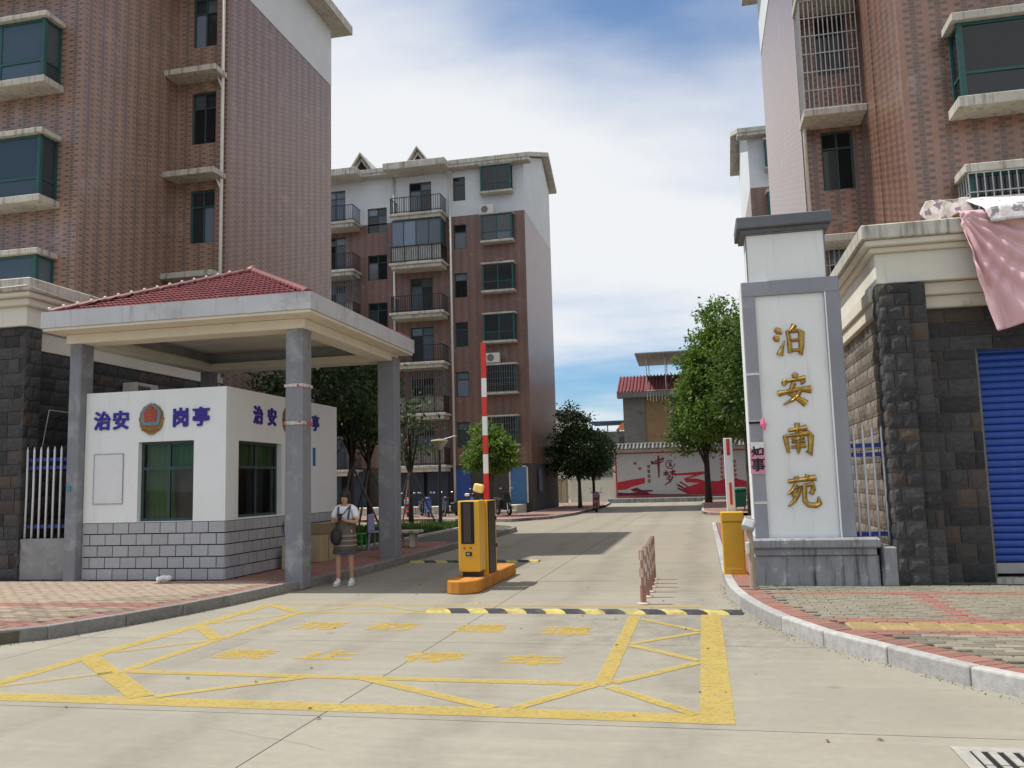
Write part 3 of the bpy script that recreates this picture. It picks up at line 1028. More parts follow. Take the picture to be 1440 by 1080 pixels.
MB(F3).quad((0, -.012, ZW), (d3, -.012, ZW), (d3, -.012, ZT), (0, -.012, ZT)).build('upper_wall', M_PLASTER, LB)
FB_ = face_frame((X3, Y3, 0), 'N')
MB(FB_).quad((0, 0, 0), (20, 0, 0), (20, 0, ZT), (0, 0, ZT)).build('back_wall', M_PLASTER, LB)
MB().quad((-32, Y1, 5.2), (-32, Y3, 5.2), (-32, Y3, ZT), (-32, Y1, ZT)).build('side_wall', M_PLASTER, LB)
rf = MB().prism([(-32.5, Y1 - .6), (X1 + .55, Y1 - .6), (X1 + .55, Y2 - .55), (X3 + .6, Y2 - .55), (X3 + .6, Y3 + .55), (-32.5, Y3 + .55)], ZT, ZT + .32).build('roof', M_LEDGE, LB)
MB().add([(-32.5, Y1 - .6, ZT + .32), (X3 + .6, Y1 - .6 + 3.2, ZT + .32), (X3 + .6, Y3 + .55, ZT + .32), (-32.5, Y3 + .55, ZT + .32), (-28, 22, ZT + 2.6), (-16.5, 22.5, ZT + 2.6)],
         [(0, 1, 5, 4), (1, 2, 5), (2, 3, 4, 5), (3, 0, 4)]).build('roof_tiles', M_ROOFTILE, rf)
for z in (4.63, 7.46, 10.28, 13.18, 16.0):                       # ledges over the return windows
    lg = MB().box(X1 - .04, Y2 - .62, z - .14, X3 - .02, Y2 - .001, z + .02).build('ledge', M_LEDGE, LB, .012)
MB().tube([(X3 - .1, Y2 - .1, .2), (X3 - .1, Y2 - .1, ZT)], .05, 10).build('downpipe', M_PVC, LB, smooth=True)
for z in (7.1, 9.95, 12.85):
    MB().tube([(X3 - .1, Y2 - .11, z - .15), (X3 - .2, Y2 - .2, z + .2)], .03, 8).build('pipe_branch', M_PVC, LB, smooth=True)
for sz in (5.63, 8.46, 11.29, 14.12):
    bay_window(F, LB, wl_ - 3.0, wl_ - .55, sz, sz + 1.46, .55, M_FRAME_G, M_GLASS_B, cols=2, low=.3)
for (u, z) in [(-.02, 0)]:
    pass

# ------------------------------------------------------------------ left podium
PL = thing('stone_podium', 'dark stone-clad ground floor with cream cornice left of the guard booth', 'stone building', (-12.5, 13.6, 0))
MB().box(-32, 13.62, 0, -12.505, 19.8, 5.3).build('core_wall', M_MORTAR_D, PL)
MB().box(-13.3, 13.485, 0, -12.25, 13.86, 4.82).build('corner_pier', M_MORTAR_D, PL)
masonry(PL, (-13.3, 13.45, 0), 'S', 1.085, 4.66, .235, (.22, .46), BD, v0=.15, vary=.15)
masonry(PL, (-12.215, 13.45, 0), 'E', .41, 4.66, .235, (.2, .41), BD, v0=.15, vary=.15)
masonry(PL, (-12.47, 13.88, 0), 'E', 5.9, 4.3, .26, (.3, .6), BD, v0=.15, vary=.15, skip=lambda u, z: u > 1.4 and z < 3.0)
masonry(PL, (-15.8, 13.6, 0), 'S', 2.48, 4.66, .26, (.3, .6), BD, v0=.15, vary=.15)
M_BANDW = mat('cream_white_band', (.68, .66, .58), .85, .06, 1.1, .08, 40, streak=((.48, .45, .37), .6, .85))
MB().box(-32, 13.40, 4.83, -12.19, 13.9, 5.2).build('band', M_BANDW, PL, .01)
MB().box(-32.1, 13.58, 4.46, -12.45, 19.82, 4.826).build('lower_band', M_BANDW, PL, .01)
MB().box(-32.1, 13.905, 4.83, -12.40, 19.9, 5.2).build('band', M_BANDW, PL)
MB().box(-32.1, 13.3, 5.2, -12.08, 20.0, 5.34).build('cornice', M_CREAM, PL, .02)
MB().box(-32.1, 13.2, 5.34, -11.98, 20.1, 5.44).build('cornice', M_CREAM, PL, .02)
MB().box(-32.1, 13.14, 5.44, -11.92, 20.3, 5.68).build('cornice_cap', M_LEDGE, PL, .02)
mb = MB().tube([(-20, 13.12, 5.49), (-12.6, 13.11, 5.5), (-11.95, 13.12, 5.52), (-11.88, 13.3, 5.48), (-11.88, 14.6, 5.42), (-11.9, 16, 5.46)], .012, 6)
mb.build('cable', M_PVC, PL)
MB().tube([(-12.43, 14.15, 2.4), (-12.40, 14.3, 3.32), (-12.42, 15.3, 3.3)], .012, 6).build('cable', M_PVC, PL)

# ------------------------------------------------------------------ fence stub between podium and canopy column
M_FWHITE = mat('white_fence_paint', (.70, .71, .73), .5, .06, 4, .05, stain=((.4, .36, .3), .66, .8, 9))
M_FBLUE = mat('blue_fence_paint', (.02, .045, .30), .45, .1, 4, .05)
M_LOWWALL = mat('stained_concrete_wall', (.30, .30, .30), .85, .2, 2.2, .2, 40, stain=((.17, .165, .16), .5, .72, 2.4), streak=((.42, .43, .44), .6, .8))
fl = thing('fence_panel', 'white bar fence with blue rails on low wall left of the canopy column', 'fence', (-11.8, 13.62, 0), group='white and blue fences')
MB().box(-12.46, 13.5, .14, -11.12, 13.72, .88).build('low_wall', M_LOWWALL, fl, .015)
for z in (2.32, 2.17, 1.1):
    MB().box(-12.44, 13.595, z - .03, -11.13, 13.635, z + .03).build('rail', M_FBLUE, fl)
for k in range(6):
    x = -12.20 + k * .146
    MB().tube([(x, 13.575, .86), (x + rnd.uniform(-.01, .01), 13.575, 1.7), (x, 13.575, 2.5), (x, 13.575, 2.56)], [.019, .019, .019, .004], 8).build('bar', M_FWHITE, fl, smooth=True)

# ------------------------------------------------------------------ canopy
CA = thing('entrance_canopy', 'grey columned canopy with red tiled hip roof sheltering the white guard booth', 'canopy', (-8.7, 15.3, 0))
CX0, CX1, CY0, CY1 = -11.3, -6.13, 12.75, 17.95
M_COLDARK = M_GREY
for (x0, x1, y0, y1) in ((-11.1, -10.86, 13.25, 13.6), (-6.84, -6.52, 13.25, 13.6), (-6.8, -6.4, 17.4, 17.75), (-11.1, -10.86, 17.4, 17.75)):
    MB().box(x0, y0, .0, x1, y1, 4.46).build('column', M_GREY, CA, .02)
M_SOFFIT = mat('cream_soffit', (.72, .67, .56), .85, .08, 1.2, .06, 40, stain=((.42, .33, .22), .64, .78, 2.0))
for b_ in ((CX0, CY0, CX1, CY0 + .2), (CX0, CY1 - .2, CX1, CY1), (CX0, CY0 + .2, CX0 + .2, CY1 - .2), (CX1 - .2, CY0 + .2, CX1, CY1 - .2)):
    MB().box(b_[0], b_[1], 4.60, b_[2], b_[3], 4.89).build('fascia', M_FASCIA, CA)
for b_ in ((CX0 + .03, CY0 + .03, CX1 - .03, 13.3), (CX0 + .03, 17.7, CX1 - .03, CY1 - .03), (CX0 + .03, 13.3, -10.9, 17.7), (-6.7, 13.3, CX1 - .03, 17.7)):
    MB().box(b_[0], b_[1], 4.55, b_[2], b_[3], 4.597).build('soffit', M_SOFFIT, CA)
MB().box(-10.95, 13.3, 4.80, -6.65, 17.7, 4.84).build('ceiling', M_SOFFIT, CA)
for b_ in ((-11.14, 13.2, -6.46, 13.65), (-11.14, 17.35, -6.46, 17.8), (-11.14, 13.65, -10.8, 17.35), (-6.86, 13.65, -6.46, 17.35)):
    MB().box(b_[0], b_[1], 4.38, b_[2], b_[3], 4.548).build('beam', M_SOFFIT, CA, .01)
# hip roof with single tiles
AP = Vector((-8.65, 15.35, 6.0)); EZ = 4.85
rx0, rx1, ry0, ry1 = CX0 + .12, CX1 - .12, CY0 + .12, CY1 - .12
corn = [Vector((rx0, ry0, EZ)), Vector((rx1, ry0, EZ)), Vector((rx1, ry1, EZ)), Vector((rx0, ry1, EZ))]
deck = MB()
for i in range(4):
    deck.quad(corn[i], corn[(i + 1) % 4], AP)
deck.build('roof_deck', mat('roof_mortar', (.14, .06, .055), .9), CA)
def tile_mesh():
    vs, fs = [], []
    n = 8
    for j, (y, dz) in enumerate(((0, .03), (1, 0))):
        for i in range(n + 1):
            x = -.5 + i / n
            vs.append((x * .196, (y - .5) * .27, .018 + .026 * abs(math.sin(2 * math.pi * (x + .5))) + dz))
    for i in range(n + 1):
        vs.append((vs[i][0], vs[i][1], vs[i][2] - .03))
    for i in range(n):
        fs.append((i, i + 1, n + 2 + i, n + 1 + i)); fs.append((i + 1, i, 2 * n + 2 + i, 2 * n + 3 + i))
    me = bpy.data.meshes.new('roof_tile'); me.from_pydata(vs, [], fs); me.update(); me.materials.append(M_ROOFTILE)
    return me
TM = tile_mesh()
for i in range(4):
    a, b = corn[i], corn[(i + 1) % 4]
    ex = (b - a).normalized(); mid = (a + b) / 2
    up = (AP - mid); sl = up.length; up.normalize(); nz = ex.cross(up).normalized()
    half = (b - a).length / 2
    ms = MB(); t = .08; rw = 0
    while t < sl - .05:
        hw = half * (1 - t / sl)
        k = int(hw / .2) + 1
        for q in range(-k, k + 1):
            s_ = (q + .5 * (rw % 2) * 0) * .2
            if abs(s_) > hw - .02: continue
            c = mid + ex * s_ + up * (t + .05)
            Mx = Matrix(((ex.x, up.x, nz.x, c.x), (ex.y, up.y, nz.y, c.y), (ex.z, up.z, nz.z, c.z), (0, 0, 0, 1)))
            if i in (0, 1):
                o = bpy.data.objects.new('roof_tile', TM); COL.objects.link(o); o.parent = CA
                o.matrix_local = Matrix.Translation(-ORI[CA]) @ Mx @ Matrix.Rotation(rnd.uniform(-.03, .03), 4, 'Z')
            else:
                ms.add([Mx @ v.co for v in TM.vertices], [tuple(p.vertices) for p in TM.polygons])
        t += .215; rw += 1
    if i > 1:
        o = ms.build('rear_roof_tiles', M_ROOFTILE, CA); o['kind'] = 'stuff'
M_RIDGE = mat('roof_ridge_tile', (.17, .045, .045), .5, .2, 5, .15, rand=.15)
M_GLAZE = mat('pale_ridge_glaze', (.75, .66, .62), .4, .1)
for i in range(4):
    a = corn[i]; d = AP - a; L_ = d.length; d.normalize()
    x = d.cross(Vector((0, 0, 1))).normalized(); nz = x.cross(d).normalized()
    n = int(L_ / .235)
    for k in range(n):
        p0 = a + d * (k * .235) + nz * .035; p1 = a + d * (k * .235 + .27) + nz * .06
        vs = []
        for p, r_ in ((p0, .085), (p1, .07)):
            for q in range(7):
                t = math.pi * q / 6
                vs.append(p + x * math.cos(t) * r_ + nz * math.sin(t) * r_)
        fs = [(q, q + 1, q + 8, q + 7) for q in range(6)] + [tuple(range(7)), tuple(range(7, 14))[::-1]]
        rt = MB().add(vs, fs).build('ridge_tile', M_RIDGE, CA)
        if i in (0, 3):
            MB().ball(p0 + nz * .088, .03, 8, 5).build('ridge_knob', M_GLAZE, rt)
MB().lathe(tuple(AP), [(.16, -.05), (.17, .06), (.1, .12), (.03, .17)], 12).build('roof_finial', M_RIDGE, CA, smooth=True)
for (z, x0, c) in ((3.25, -6.85, 1), (2.1, -6.85, 2)):
    pass
# tape left on the near column
M_TAPE = mat('torn_tape', (.55, .5, .5), .5, .3, 12, stain=((.45, .08, .1), .5, .55, 8))
for z in (3.38, 2.74):
    MB().box(-6.852, 13.238, z, -6.508, 13.612, z + .055).build('tape_band', M_TAPE, CA)
MB().box(-11.06, 13.235, 1.72, -10.98, 13.247, 1.82).build('sticker', mat('teal_sticker', (.05, .25, .30), .5), CA)

# ------------------------------------------------------------------ guard booth
BO = thing('guard_booth', 'white police guard booth on grey block base under the canopy', 'guard booth', (-9.45, 15.7, 0))
BX0, BX1, BY0, BY1, BZ = -10.85, -8.04, 13.42, 18.05, 3.48
F = face_frame((BX0, BY0, 0), 'S'); w = BX1 - BX0
h1 = (1.09, 2.19, 1.16, 2.56)
wall_holes(MB(F), w, BZ - 1.15, [h1], .16, v0=1.15).build('front_wall', M_WHITEWALL, BO)
FE = face_frame((BX1, BY0, 0), 'E'); wd = BY1 - BY0
h2 = (.42, 2.02, 1.18, 2.55)
wall_holes(MB(FE), wd, BZ - 1.15, [h2], .16, v0=1.15).build('side_wall', M_WHITEWALL, BO)
MB().quad((BX0, BY1, 0), (BX0, BY0, 0), (BX0, BY0, BZ), (BX0, BY1, BZ)).build('side_wall', M_WHITEWALL, BO)
MB().quad((BX1, BY1, 0), (BX0, BY1, 0), (BX0, BY1, BZ), (BX1, BY1, BZ)).build('back_wall', M_WHITEWALL, BO)
MB().box(BX0 + .01, BY0 + .01, BZ - .14, BX1 - .01, BY1 - .01, BZ - .02).build('booth_roof', M_WHITEWALL, BO)
MB().box(BX0 + .02, BY0 + .025, .0, BX1 - .025, BY1 - .02, 1.15).build('base_core', mat('black_joint', (.012, .012, .014), .9), BO)
M_BLOCK = mat('grey_base_block', (.375, .385, .41), .75, .07, 4, .12, 60, rand=.08, stain=((.25, .25, .26), .62, .8, 5))
def base_block():
    b = .02
    vs = [(-.5, .03, -.5), (.5, .03, -.5), (.5, .03, .5), (-.5, .03, .5), (-.5, 0, -.5), (.5, 0, -.5), (.5, 0, .5), (-.5, 0, .5)]
    fs = [(4, 5, 6, 7), (0, 4, 7, 3), (5, 1, 2, 6), (7, 6, 2, 3), (0, 1, 5, 4)]
    me = bpy.data.meshes.new('base_block'); me.from_pydata(vs, [], fs); me.update(); me.materials.append(M_BLOCK)
    return [me]
BM = base_block()
def bond(parent, p, side, w, rows, bw, bh, z0, gap=.014):
    F = face_frame(p, side); rz = {'S': 0, 'E': R(90)}[side]
    for r_ in range(rows):
        u = -(bw / 2 if r_ % 2 else 0)
        while u < w - .01:
            a, b = max(0, u), min(w, u + bw)
            if b - a > .03:
                c = F @ Vector(((a + b) / 2, rnd.uniform(-.002, .002), z0 + (r_ + .5) * bh))
                piece('base_block', BM[0], parent, c, (b - a - gap, 1, bh - gap), rz)
            u += bw
bond(BO, (BX0, BY0 - .004, 0), 'S', w, 5, .312, .2, .15, .019)
bond(BO, (BX1 + .004, BY0, 0), 'E', wd, 5, .312, .2, .15, .019)
M_CG = clear_glass('booth_glass', (.62, .72, .68))
window(F, BO, *h1, d=.10, cols=2, transom=.66, fm=M_FRAME_D, gm=M_CG, bar=.05)
window(FE, BO, *h2, d=.10, cols=2, transom=.66, fm=M_FRAME_D, gm=M_CG, bar=.05)
def cloth_mat(name, col, var=.15, rough=.85):
    m, N, L, b, out = node_mat(name)
    c = mixc(N, L, noise(N, L, coords(N, L), 3, 4), tuple(x * (1 - var) for x in col), tuple(x * (1 + var) for x in col))
    L.new(c, b.inputs['Base Color']); b.inputs['Roughness'].default_value = rough
    t = N.new('ShaderNodeBsdfTranslucent'); L.new(c, t.inputs[0])
    mx = N.new('ShaderNodeMixShader'); mx.inputs[0].default_value = .25
    L.new(b.outputs[0], mx.inputs[1]); L.new(t.outputs[0], mx.inputs[2]); L.new(mx.outputs[0], out.inputs[0])
    return m
M_CURT = cloth_mat('green_curtain', (.17, .34, .12))
def curtain(Fm, u0, u1, v0, v1, d, waves, slant=0):
    n = int((u1 - u0) / .025); vs = []; fs = []
    for j in range(5):
        for i in range(n + 1):
            u = u0 + (u1 - u0) * i / n
            vs.append((u + slant * (1 - j / 4), d + .03 * math.sin(waves * 6.283 * (u - u0) / (u1 - u0) + .6 * math.sin(5 * u)), v0 + (v1 - v0) * j / 4))
    for j in range(4):
        for i in range(n):
            a = j * (n + 1) + i
            fs.append((a, a + 1, a + n + 2, a + n + 1))
    MB(Fm).add(vs, fs).build('curtain', M_CURT, BO, smooth=True)
curtain(F, 1.1, 2.18, 2.06, 2.55, .26, 9)
curtain(F, 1.1, 1.62, 1.1, 2.06, .27, 5, .06)
curtain(FE, .44, 2.0, 2.06, 2.54, .26, 11)
M_CUP = mat('brown_cupboard', (.16, .10, .075), .6)
MB().box(-9.16, 13.75, .2, -8.7, 14.2, 2.1).build('cupboard', M_CUP, BO)
# flush notice board left of the window, wall letters and badges
mb = MB(F)
u0, u1, v0, v1 = .21, .79, 1.49, 2.36
M_PANELG = mat('pale_notice_board', (.70, .71, .735), .6, .05)
MB(F).box(u0, -.010, v0, u1, -.001, v1).build('notice_board', M_PANELG, BO)
for q in ((u0 - .012, v0 - .012, u1 + .012, v0), (u0 - .012, v1, u1 + .012, v1 + .012), (u0 - .012, v0, u0, v1), (u1, v0, u1 + .012, v1)):
    mb.box(q[0], -.016, q[1], q[2], -.001, q[3])
mb.build('notice_board_frame', mat('dull_metal_strip', (.32, .33, .35), .5, metal=.3), BO)
M_LET = mat('blue_sign_letter', (.035, .018, .27), .4, .1)
for s_, x in zip('治安岗亭', (-10.50, -10.12, -8.92, -8.52)):
    place_text(s_, 'wall_character', M_LET, BO, (x, BY0 - .015, 2.97), .35, 'S', .014, .010)
for s_, y in zip('治安岗亭', (14.5, 15.03, 16.42, 16.93)):
    place_text(s_, 'wall_character', M_LET, BO, (BX1 + .015, y, 3.05), .35, 'E', .014, .010)
M_GOLDB = mat('badge_bronze', (.30, .16, .05), .4, .25, 20, .3, metal=.4)
M_BADGEB = mat('badge_blue_grey', (.14, .22, .26), .4, .1)
M_BADGER = mat('badge_red', (.36, .05, .03), .4, .15)
def badge(Fm, u, v):
    def poly(pts, y0, y1, m, par=None, nm='badge_plate'):
        return MB(Fm).prism_xz([(u + a, v + b) for a, b in pts], y0, y1).build(nm, m, par or BO)
    wr = []
    for k in range(28):
        t = 2 * math.pi * k / 28 + math.pi / 2
        r_ = 1 + .05 * (k % 2)
        y = math.sin(t)
        wr.append((-.235 * math.cos(t) * r_ * (1 if y > -.75 else .85), .27 * y * r_ - .02))
    b = poly(wr, -.03, -.001, M_GOLDB, nm='badge')
    shield = [(-.17, -.13), (.17, -.13), (.205, .10), (.12, .19), (.0, .27), (-.12, .19), (-.205, .10)]
    poly(shield, -.045, -.031, M_BADGEB, b, 'badge_shield')
    poly([(x * .66, z * .74 + .03) for x, z in shield], -.055, -.046, M_BADGER, b, 'badge_core')
    for zz_ in (-.02, .04, .10):
        MB(Fm).box(u - .055, -.062, v + zz_, u + .055, -.056, v + zz_ + .02).build('badge_bar', M_GOLDB, b)
    st = []
    for k in range(10):
        t = math.pi / 2 + k * math.pi / 5; r_ = .045 if k % 2 == 0 else .018
        st.append((math.cos(t) * r_, .165 + math.sin(t) * r_))
    poly(st, -.064, -.056, M_GOLDB, b, 'badge_star')
    for k in range(-4, 5):
        MB(Fm).ball((u + k * .042, -.03, v - .21 + abs(k) * .008), (.026, .02, .05), 8, 5).build('badge_leaf', M_GOLDB, b, smooth=True)
badge(F, 1.35, 2.98)
badge(FE, 2.28, 3.05)
M_PLATE = mat('blue_address_plate', (.03, .13, .45), .4)
MB(FE).box(3.40, -.012, 2.14, 3.52, -.001, 2.52).build('address_plate', M_PLATE, BO)
# cabinet and boxes standing against the booth
M_TAN = mat('tan_cabinet', (.42, .34, .20), .6, .15, 4, .08)
cb = thing('tan_cabinet', 'tan metal cabinet leaning against the booth behind the near column', 'cabinet', (-7.8, 16.9, .15))
MB().box(-8.0, 16.55, .15, -7.72, 17.3, .72).build('body', M_TAN, cb, .01)
MB().box(-8.0, 16.53, .72, -7.70, 17.32, .94).build('top', mat('tan_cabinet_top', (.27, .2, .12), .6), cb, .01)
MB().box(-7.722, 16.9, .2, -7.715, 16.91, .7).build('door_gap', M_IRON, cb)
jb = MB().box(-7.99, 15.46, .85, -7.9, 15.62, 1.05).build('junction_box', mat('cream_plastic', (.62, .58, .48), .5), None, .01)
tag(jb, 'small cream junction box on the booth base beside the near column', 'junction box')
gb = MB().box(-7.9, 15.2, .15, -7.72, 15.5, .62).build('paper_carton', mat('pale_carton', (.5, .43, .3), .8), None, .006)
tag(gb, 'pale carton standing on the pavement behind the near column', 'carton')
# air conditioner on the podium wall above the booth
ac = thing('air_conditioner', 'white air conditioner unit on the stone wall above the booth roof', 'air conditioner', (-12.2, 16.9, 3.62), group='outdoor air conditioners')
M_ACW = mat('off_white_sheet_metal', (.6, .59, .55), .5, .08)
MB().box(-12.44, 16.5, 3.62, -12.1, 17.3, 4.1).build('case', M_ACW, ac, .01)
MB(face_frame((-12.1, 16.72, 0), 'E')).lathe((0, 0, 0), [(.01, 0), (.01, .001)], 6)
MB().box(-12.1, 16.58, 3.7, -12.09, 17.0, 4.03).build('fan_grille', M_GRILLE_D, ac)
MB().box(-12.44, 16.55, 3.55, -12.12, 16.6, 3.62).box(-12.44, 17.2, 3.55, -12.12, 17.25, 3.62).build('bracket', M_GRILLE_D, ac)
# litter bag
lb_ = MB()
for k in range(5):
    lb_.ball((-9.0 + rnd.uniform(-.08, .08), 13.12 + rnd.uniform(-.05, .05), .19 + rnd.uniform(0, .04)), (rnd.uniform(.05, .09), .06, .05), 7, 5)
o = lb_.build('plastic_bag', mat('thin_white_plastic', (.75, .76, .78), .35), None)
tag(o, 'crumpled white plastic bag lying on the pavement before the booth', 'plastic bag')

# ================================================================== RIGHT: gate sign pillar
SP = thing('gate_sign_pillar', 'tall white estate sign pillar with gold characters in a grey frame', 'sign pillar', (1.4, 13.0, 0))
M_SIGNW = mat('white_sign_panel', (.77, .785, .78), .55, .05, .9, .05, 30, streak=((.55, .55, .54), .56, .84))
M_SFR = mat('grey_sign_frame', (.265, .275, .31), .75, .09, 1.3, .12, 40, streak=((.16, .165, .18), .6, .85), stain=((.36, .37, .39), .62, .8, 1.4))
M_CAPG = mat('dark_grey_coping', (.13, .14, .155), .8, .12, 1.5, .15, 40, streak=((.07, .07, .075), .55, .8))
M_PLINTH = mat('mossy_concrete_plinth', (.27, .28, .295), .85, .2, 2.0, .25, 40, streak=((.045, .045, .045), .50, .68), stain=((.50, .50, .50), .60, .68, 4.2))
SY = 12.75
MB().box(.64, SY - .16, .0, 2.30, 13.6, .56).build('plinth', M_PLINTH, SP, .015)
MB().box(.67, SY - .19, .56, 2.27, 13.62, .66).build('plinth_course', M_PLINTH, SP, .012)
MB().box(.62, SY - .24, .66, 2.32, 13.66, .79).build('plinth_cap', M_PLINTH, SP, .02)
MB().box(.70, SY, .79, .885, 13.42, 4.28).build('frame_post', M_SFR, SP, .008)
MB().box(1.845, SY, .79, 2.06, 13.42, 4.28).build('frame_post', M_SFR, SP, .008)
MB().box(.70, SY, 4.28, 2.06, 13.42, 4.5).build('frame_beam', M_SFR, SP, .008)
MB().box(.885, SY + .045, .79, 1.845, 13.38, 4.28).build('sign_panel', M_SIGNW, SP)
MB().box(.695, SY + .012, .80, .7, 13.415, 4.49).build('bright_edge_strip', M_SIGNW, SP)  # sunlit left face of the grey post put in as a white sheet
MB().box(1.848, SY - .006, .79, 1.868, SY, 4.28).build('bright_edge_strip', M_SIGNW, SP)
MB().box(.81, SY + .06, 4.5, 1.905, 13.36, 5.23).build('upper_block', M_SIGNW, SP)
mb = MB()
for q in ((.80, 4.5, .815, 5.22), (1.9, 4.5, 1.915, 5.22), (.815, 5.205, 1.9, 5.22)):
    mb.box(q[0], SY + .05, q[1], q[2], SY + .062, q[3])
mb.build('panel_edge_strip', mat('thin_dark_strip', (.16, .16, .17), .6), SP)
MB().box(.73, SY - .02, 5.23, 1.98, 13.45, 5.29).build('coping_step', M_CAPG, SP, .008)
MB().box(.68, SY - .09, 5.29, 2.02, 13.52, 5.46).build('coping', M_CAPG, SP, .012)
M_GOLD = mat('gold_character', (.46, .29, .07), .34, .35, 18, .1, metal=.75)
M_GOLDE = mat('gold_character_edge', (.16, .085, .02), .5, .2, metal=.3)
GL = {
 'bo': [[(8, 90, 1.0), (18, 82, 1.7), (28, 72, .5)], [(2, 64, .8), (12, 56, 1.6), (18, 48, .5)], [(18, 2, 1.7), (22, 14, 1.3), (36, 50, .2)],
        [(70, 100, 1.4), (62, 88, 1.0), (52, 78, .4)], [(46, 82, .8), (50, 60, 1.0), (52, 8, 1.2)], [(46, 78, .7), (80, 80, 1.0), (90, 74, 1.5), (88, 30, 1.3), (84, 0, 1.0), (78, 10, .4)],
        [(54, 48, .7), (82, 50, .9)], [(54, 16, .7), (84, 16, .9)]],
 'an': [[(48, 102, 1.0), (56, 96, 1.6), (58, 86, .6)], [(24, 84, .8), (20, 74, 1.5), (18, 64, .6)], [(22, 78, .7), (52, 82, .9), (84, 86, 1.4), (80, 76, 1.2), (72, 66, .4)],
        [(50, 72, 1.3), (42, 54, 1.1), (32, 38, 1.0), (52, 26, 1.1), (84, 2, 1.8)], [(72, 54, 1.2), (60, 32, 1.1), (42, 16, .9), (14, 2, .4)], [(-2, 38, 1.5), (30, 44, 1.0), (64, 50, 1.0), (102, 48, 1.9)]],
 'nan': [[(22, 80, .8), (50, 84, .9), (80, 88, 1.5)], [(50, 104, 1.3), (50, 86, 1.1), (48, 66, .6)], [(10, 66, 1.1), (14, 40, 1.1), (18, 8, .7)], [(12, 62, .7), (50, 66, .9), (84, 70, 1.4), (90, 62, 1.5), (88, 30, 1.2), (84, 2, 1.4), (72, 12, .4)],
         [(34, 58, 1.0), (42, 48, 1.1)], [(66, 60, 1.1), (56, 48, .5)], [(30, 42, .7), (72, 46, 1.0)], [(28, 26, .7), (74, 30, 1.0)], [(50, 46, 1.0), (50, 20, 1.0), (49, 4, .4)]],
 'yuan': [[(8, 84, 1.0), (44, 88, .9), (94, 94, 1.5)], [(34, 100, 1.2), (36, 80, .6)], [(70, 104, 1.2), (62, 82, .5)], [(32, 74, 1.2), (22, 58, 1.0), (4, 42, .4)], [(24, 62, .8), (44, 66, 1.3), (36, 44, 1.2), (24, 22, 1.0), (4, 4, .4)], [(18, 46, .8), (28, 38, 1.4)],
          [(56, 70, .8), (82, 74, 1.3), (84, 58, 1.2), (78, 44, 1.1), (70, 48, .4)], [(58, 70, 1.2), (56, 44, 1.1), (56, 20, 1.2), (66, 8, 1.2), (90, 6, 1.3), (100, 12, 1.4), (98, 34, .3)]],
}
GL['bo'] = [[(x, z, w_) for x, z, w_ in l] for l in GL['bo']]
for key, cz, cx in (('bo', 3.61, 1.33), ('an', 2.89, 1.36), ('nan', 2.17, 1.365), ('yuan', 1.43, 1.38)):
    sc = .44 / 100
    e = strokes(MB(), GL[key], .046, cx - 50 * sc, cz - 50 * sc, sc, SY + .018, SY + .046).build('gold_character', M_GOLD, SP)
    strokes(MB(), GL[key], .060, cx - 50 * sc, cz - 50 * sc, sc, SY + .034, SY + .0455).build('character_edge', M_GOLDE, e)
# paper slips and rope on the left post
M_PINK_P = mat('pink_paper', (.62, .28, .38), .8, .15, 6, .1)
M_PAPERW = mat('white_paper', (.72, .72, .73), .8, .06)
M_INK = mat('black_ink', (.012, .012, .018), .7)
pp = thing('paper_notice', 'torn pink paper with black brush characters pasted on the sign pillar post', 'paper notice', (.79, 12.74, 1.86))
MB().add([(.69, 12.738, 1.70), (.89, 12.738, 1.69), (.895, 12.736, 2.02), (.895, 12.738, 2.14), (.80, 12.737, 2.16), (.69, 12.738, 2.15)], [(0, 1, 2, 3, 4, 5)]).build('sheet', M_PINK_P, pp)
MB().add([(.70, 12.735, 2.07), (.77, 12.735, 2.03), (.84, 12.735, 2.08), (.89, 12.735, 2.05), (.89, 12.733, 2.15), (.70, 12.735, 2.155)], [(0, 1, 2, 3, 4, 5)]).build('torn_edge', M_PAPERW, pp)
place_text('事', 'ink_character', M_INK, pp, (.795, 12.731, 1.83), .20, 'S', .0015, .0035)
strokes(MB(), [[(0, 40, 1), (40, 60, 1.4), (90, 70, .6)], [(20, 90, 1), (30, 40, 1.5), (5, 5, .5)], [(55, 70, 1.2), (50, 20, 1.2)], [(55, 66, .8), (95, 70, 1.4), (92, 15, 1.0)], [(50, 20, .8), (95, 24, 1.0)], [(8, 60, 1.), (45, 15, 1.)]], .022, .71, 1.94, .0017, 12.730, 12.733).build('ink_character', M_INK, pp)
M_ROPE = mat('old_tape_strip', (.62, .61, .6), .6, .2, 9)
for z, nm in ((3.12, 0), (2.43, 1), (1.27, 2)):
    b = MB().box(.692, 12.737, z, .89, 12.748, z + .03).build('tape_strip', M_ROPE, SP)
sc_ = thing('pink_paper_scrap', 'crumpled pink paper scrap stuck beside the second gold character', 'paper scrap', (.9, 12.74, 2.4))
MB().add([(.86, 12.73, 2.47), (.90, 12.70, 2.50), (.915, 12.72, 2.44), (.945, 12.70, 2.40), (.91, 12.715, 2.30), (.88, 12.72, 2.36), (.85, 12.735, 2.40), (.895, 12.69, 2.41)],
         [(0, 1, 7), (1, 2, 7), (2, 3, 7), (3, 4, 7), (4, 5, 7), (5, 6, 7), (6, 0, 7)]).build('scrap', mat('hot_pink_paper', (.72, .16, .30), .7), sc_)
MB().box(.70, 12.733, 2.415, .87, 12.738, 2.45).build('black_tape', M_INK, sc_)

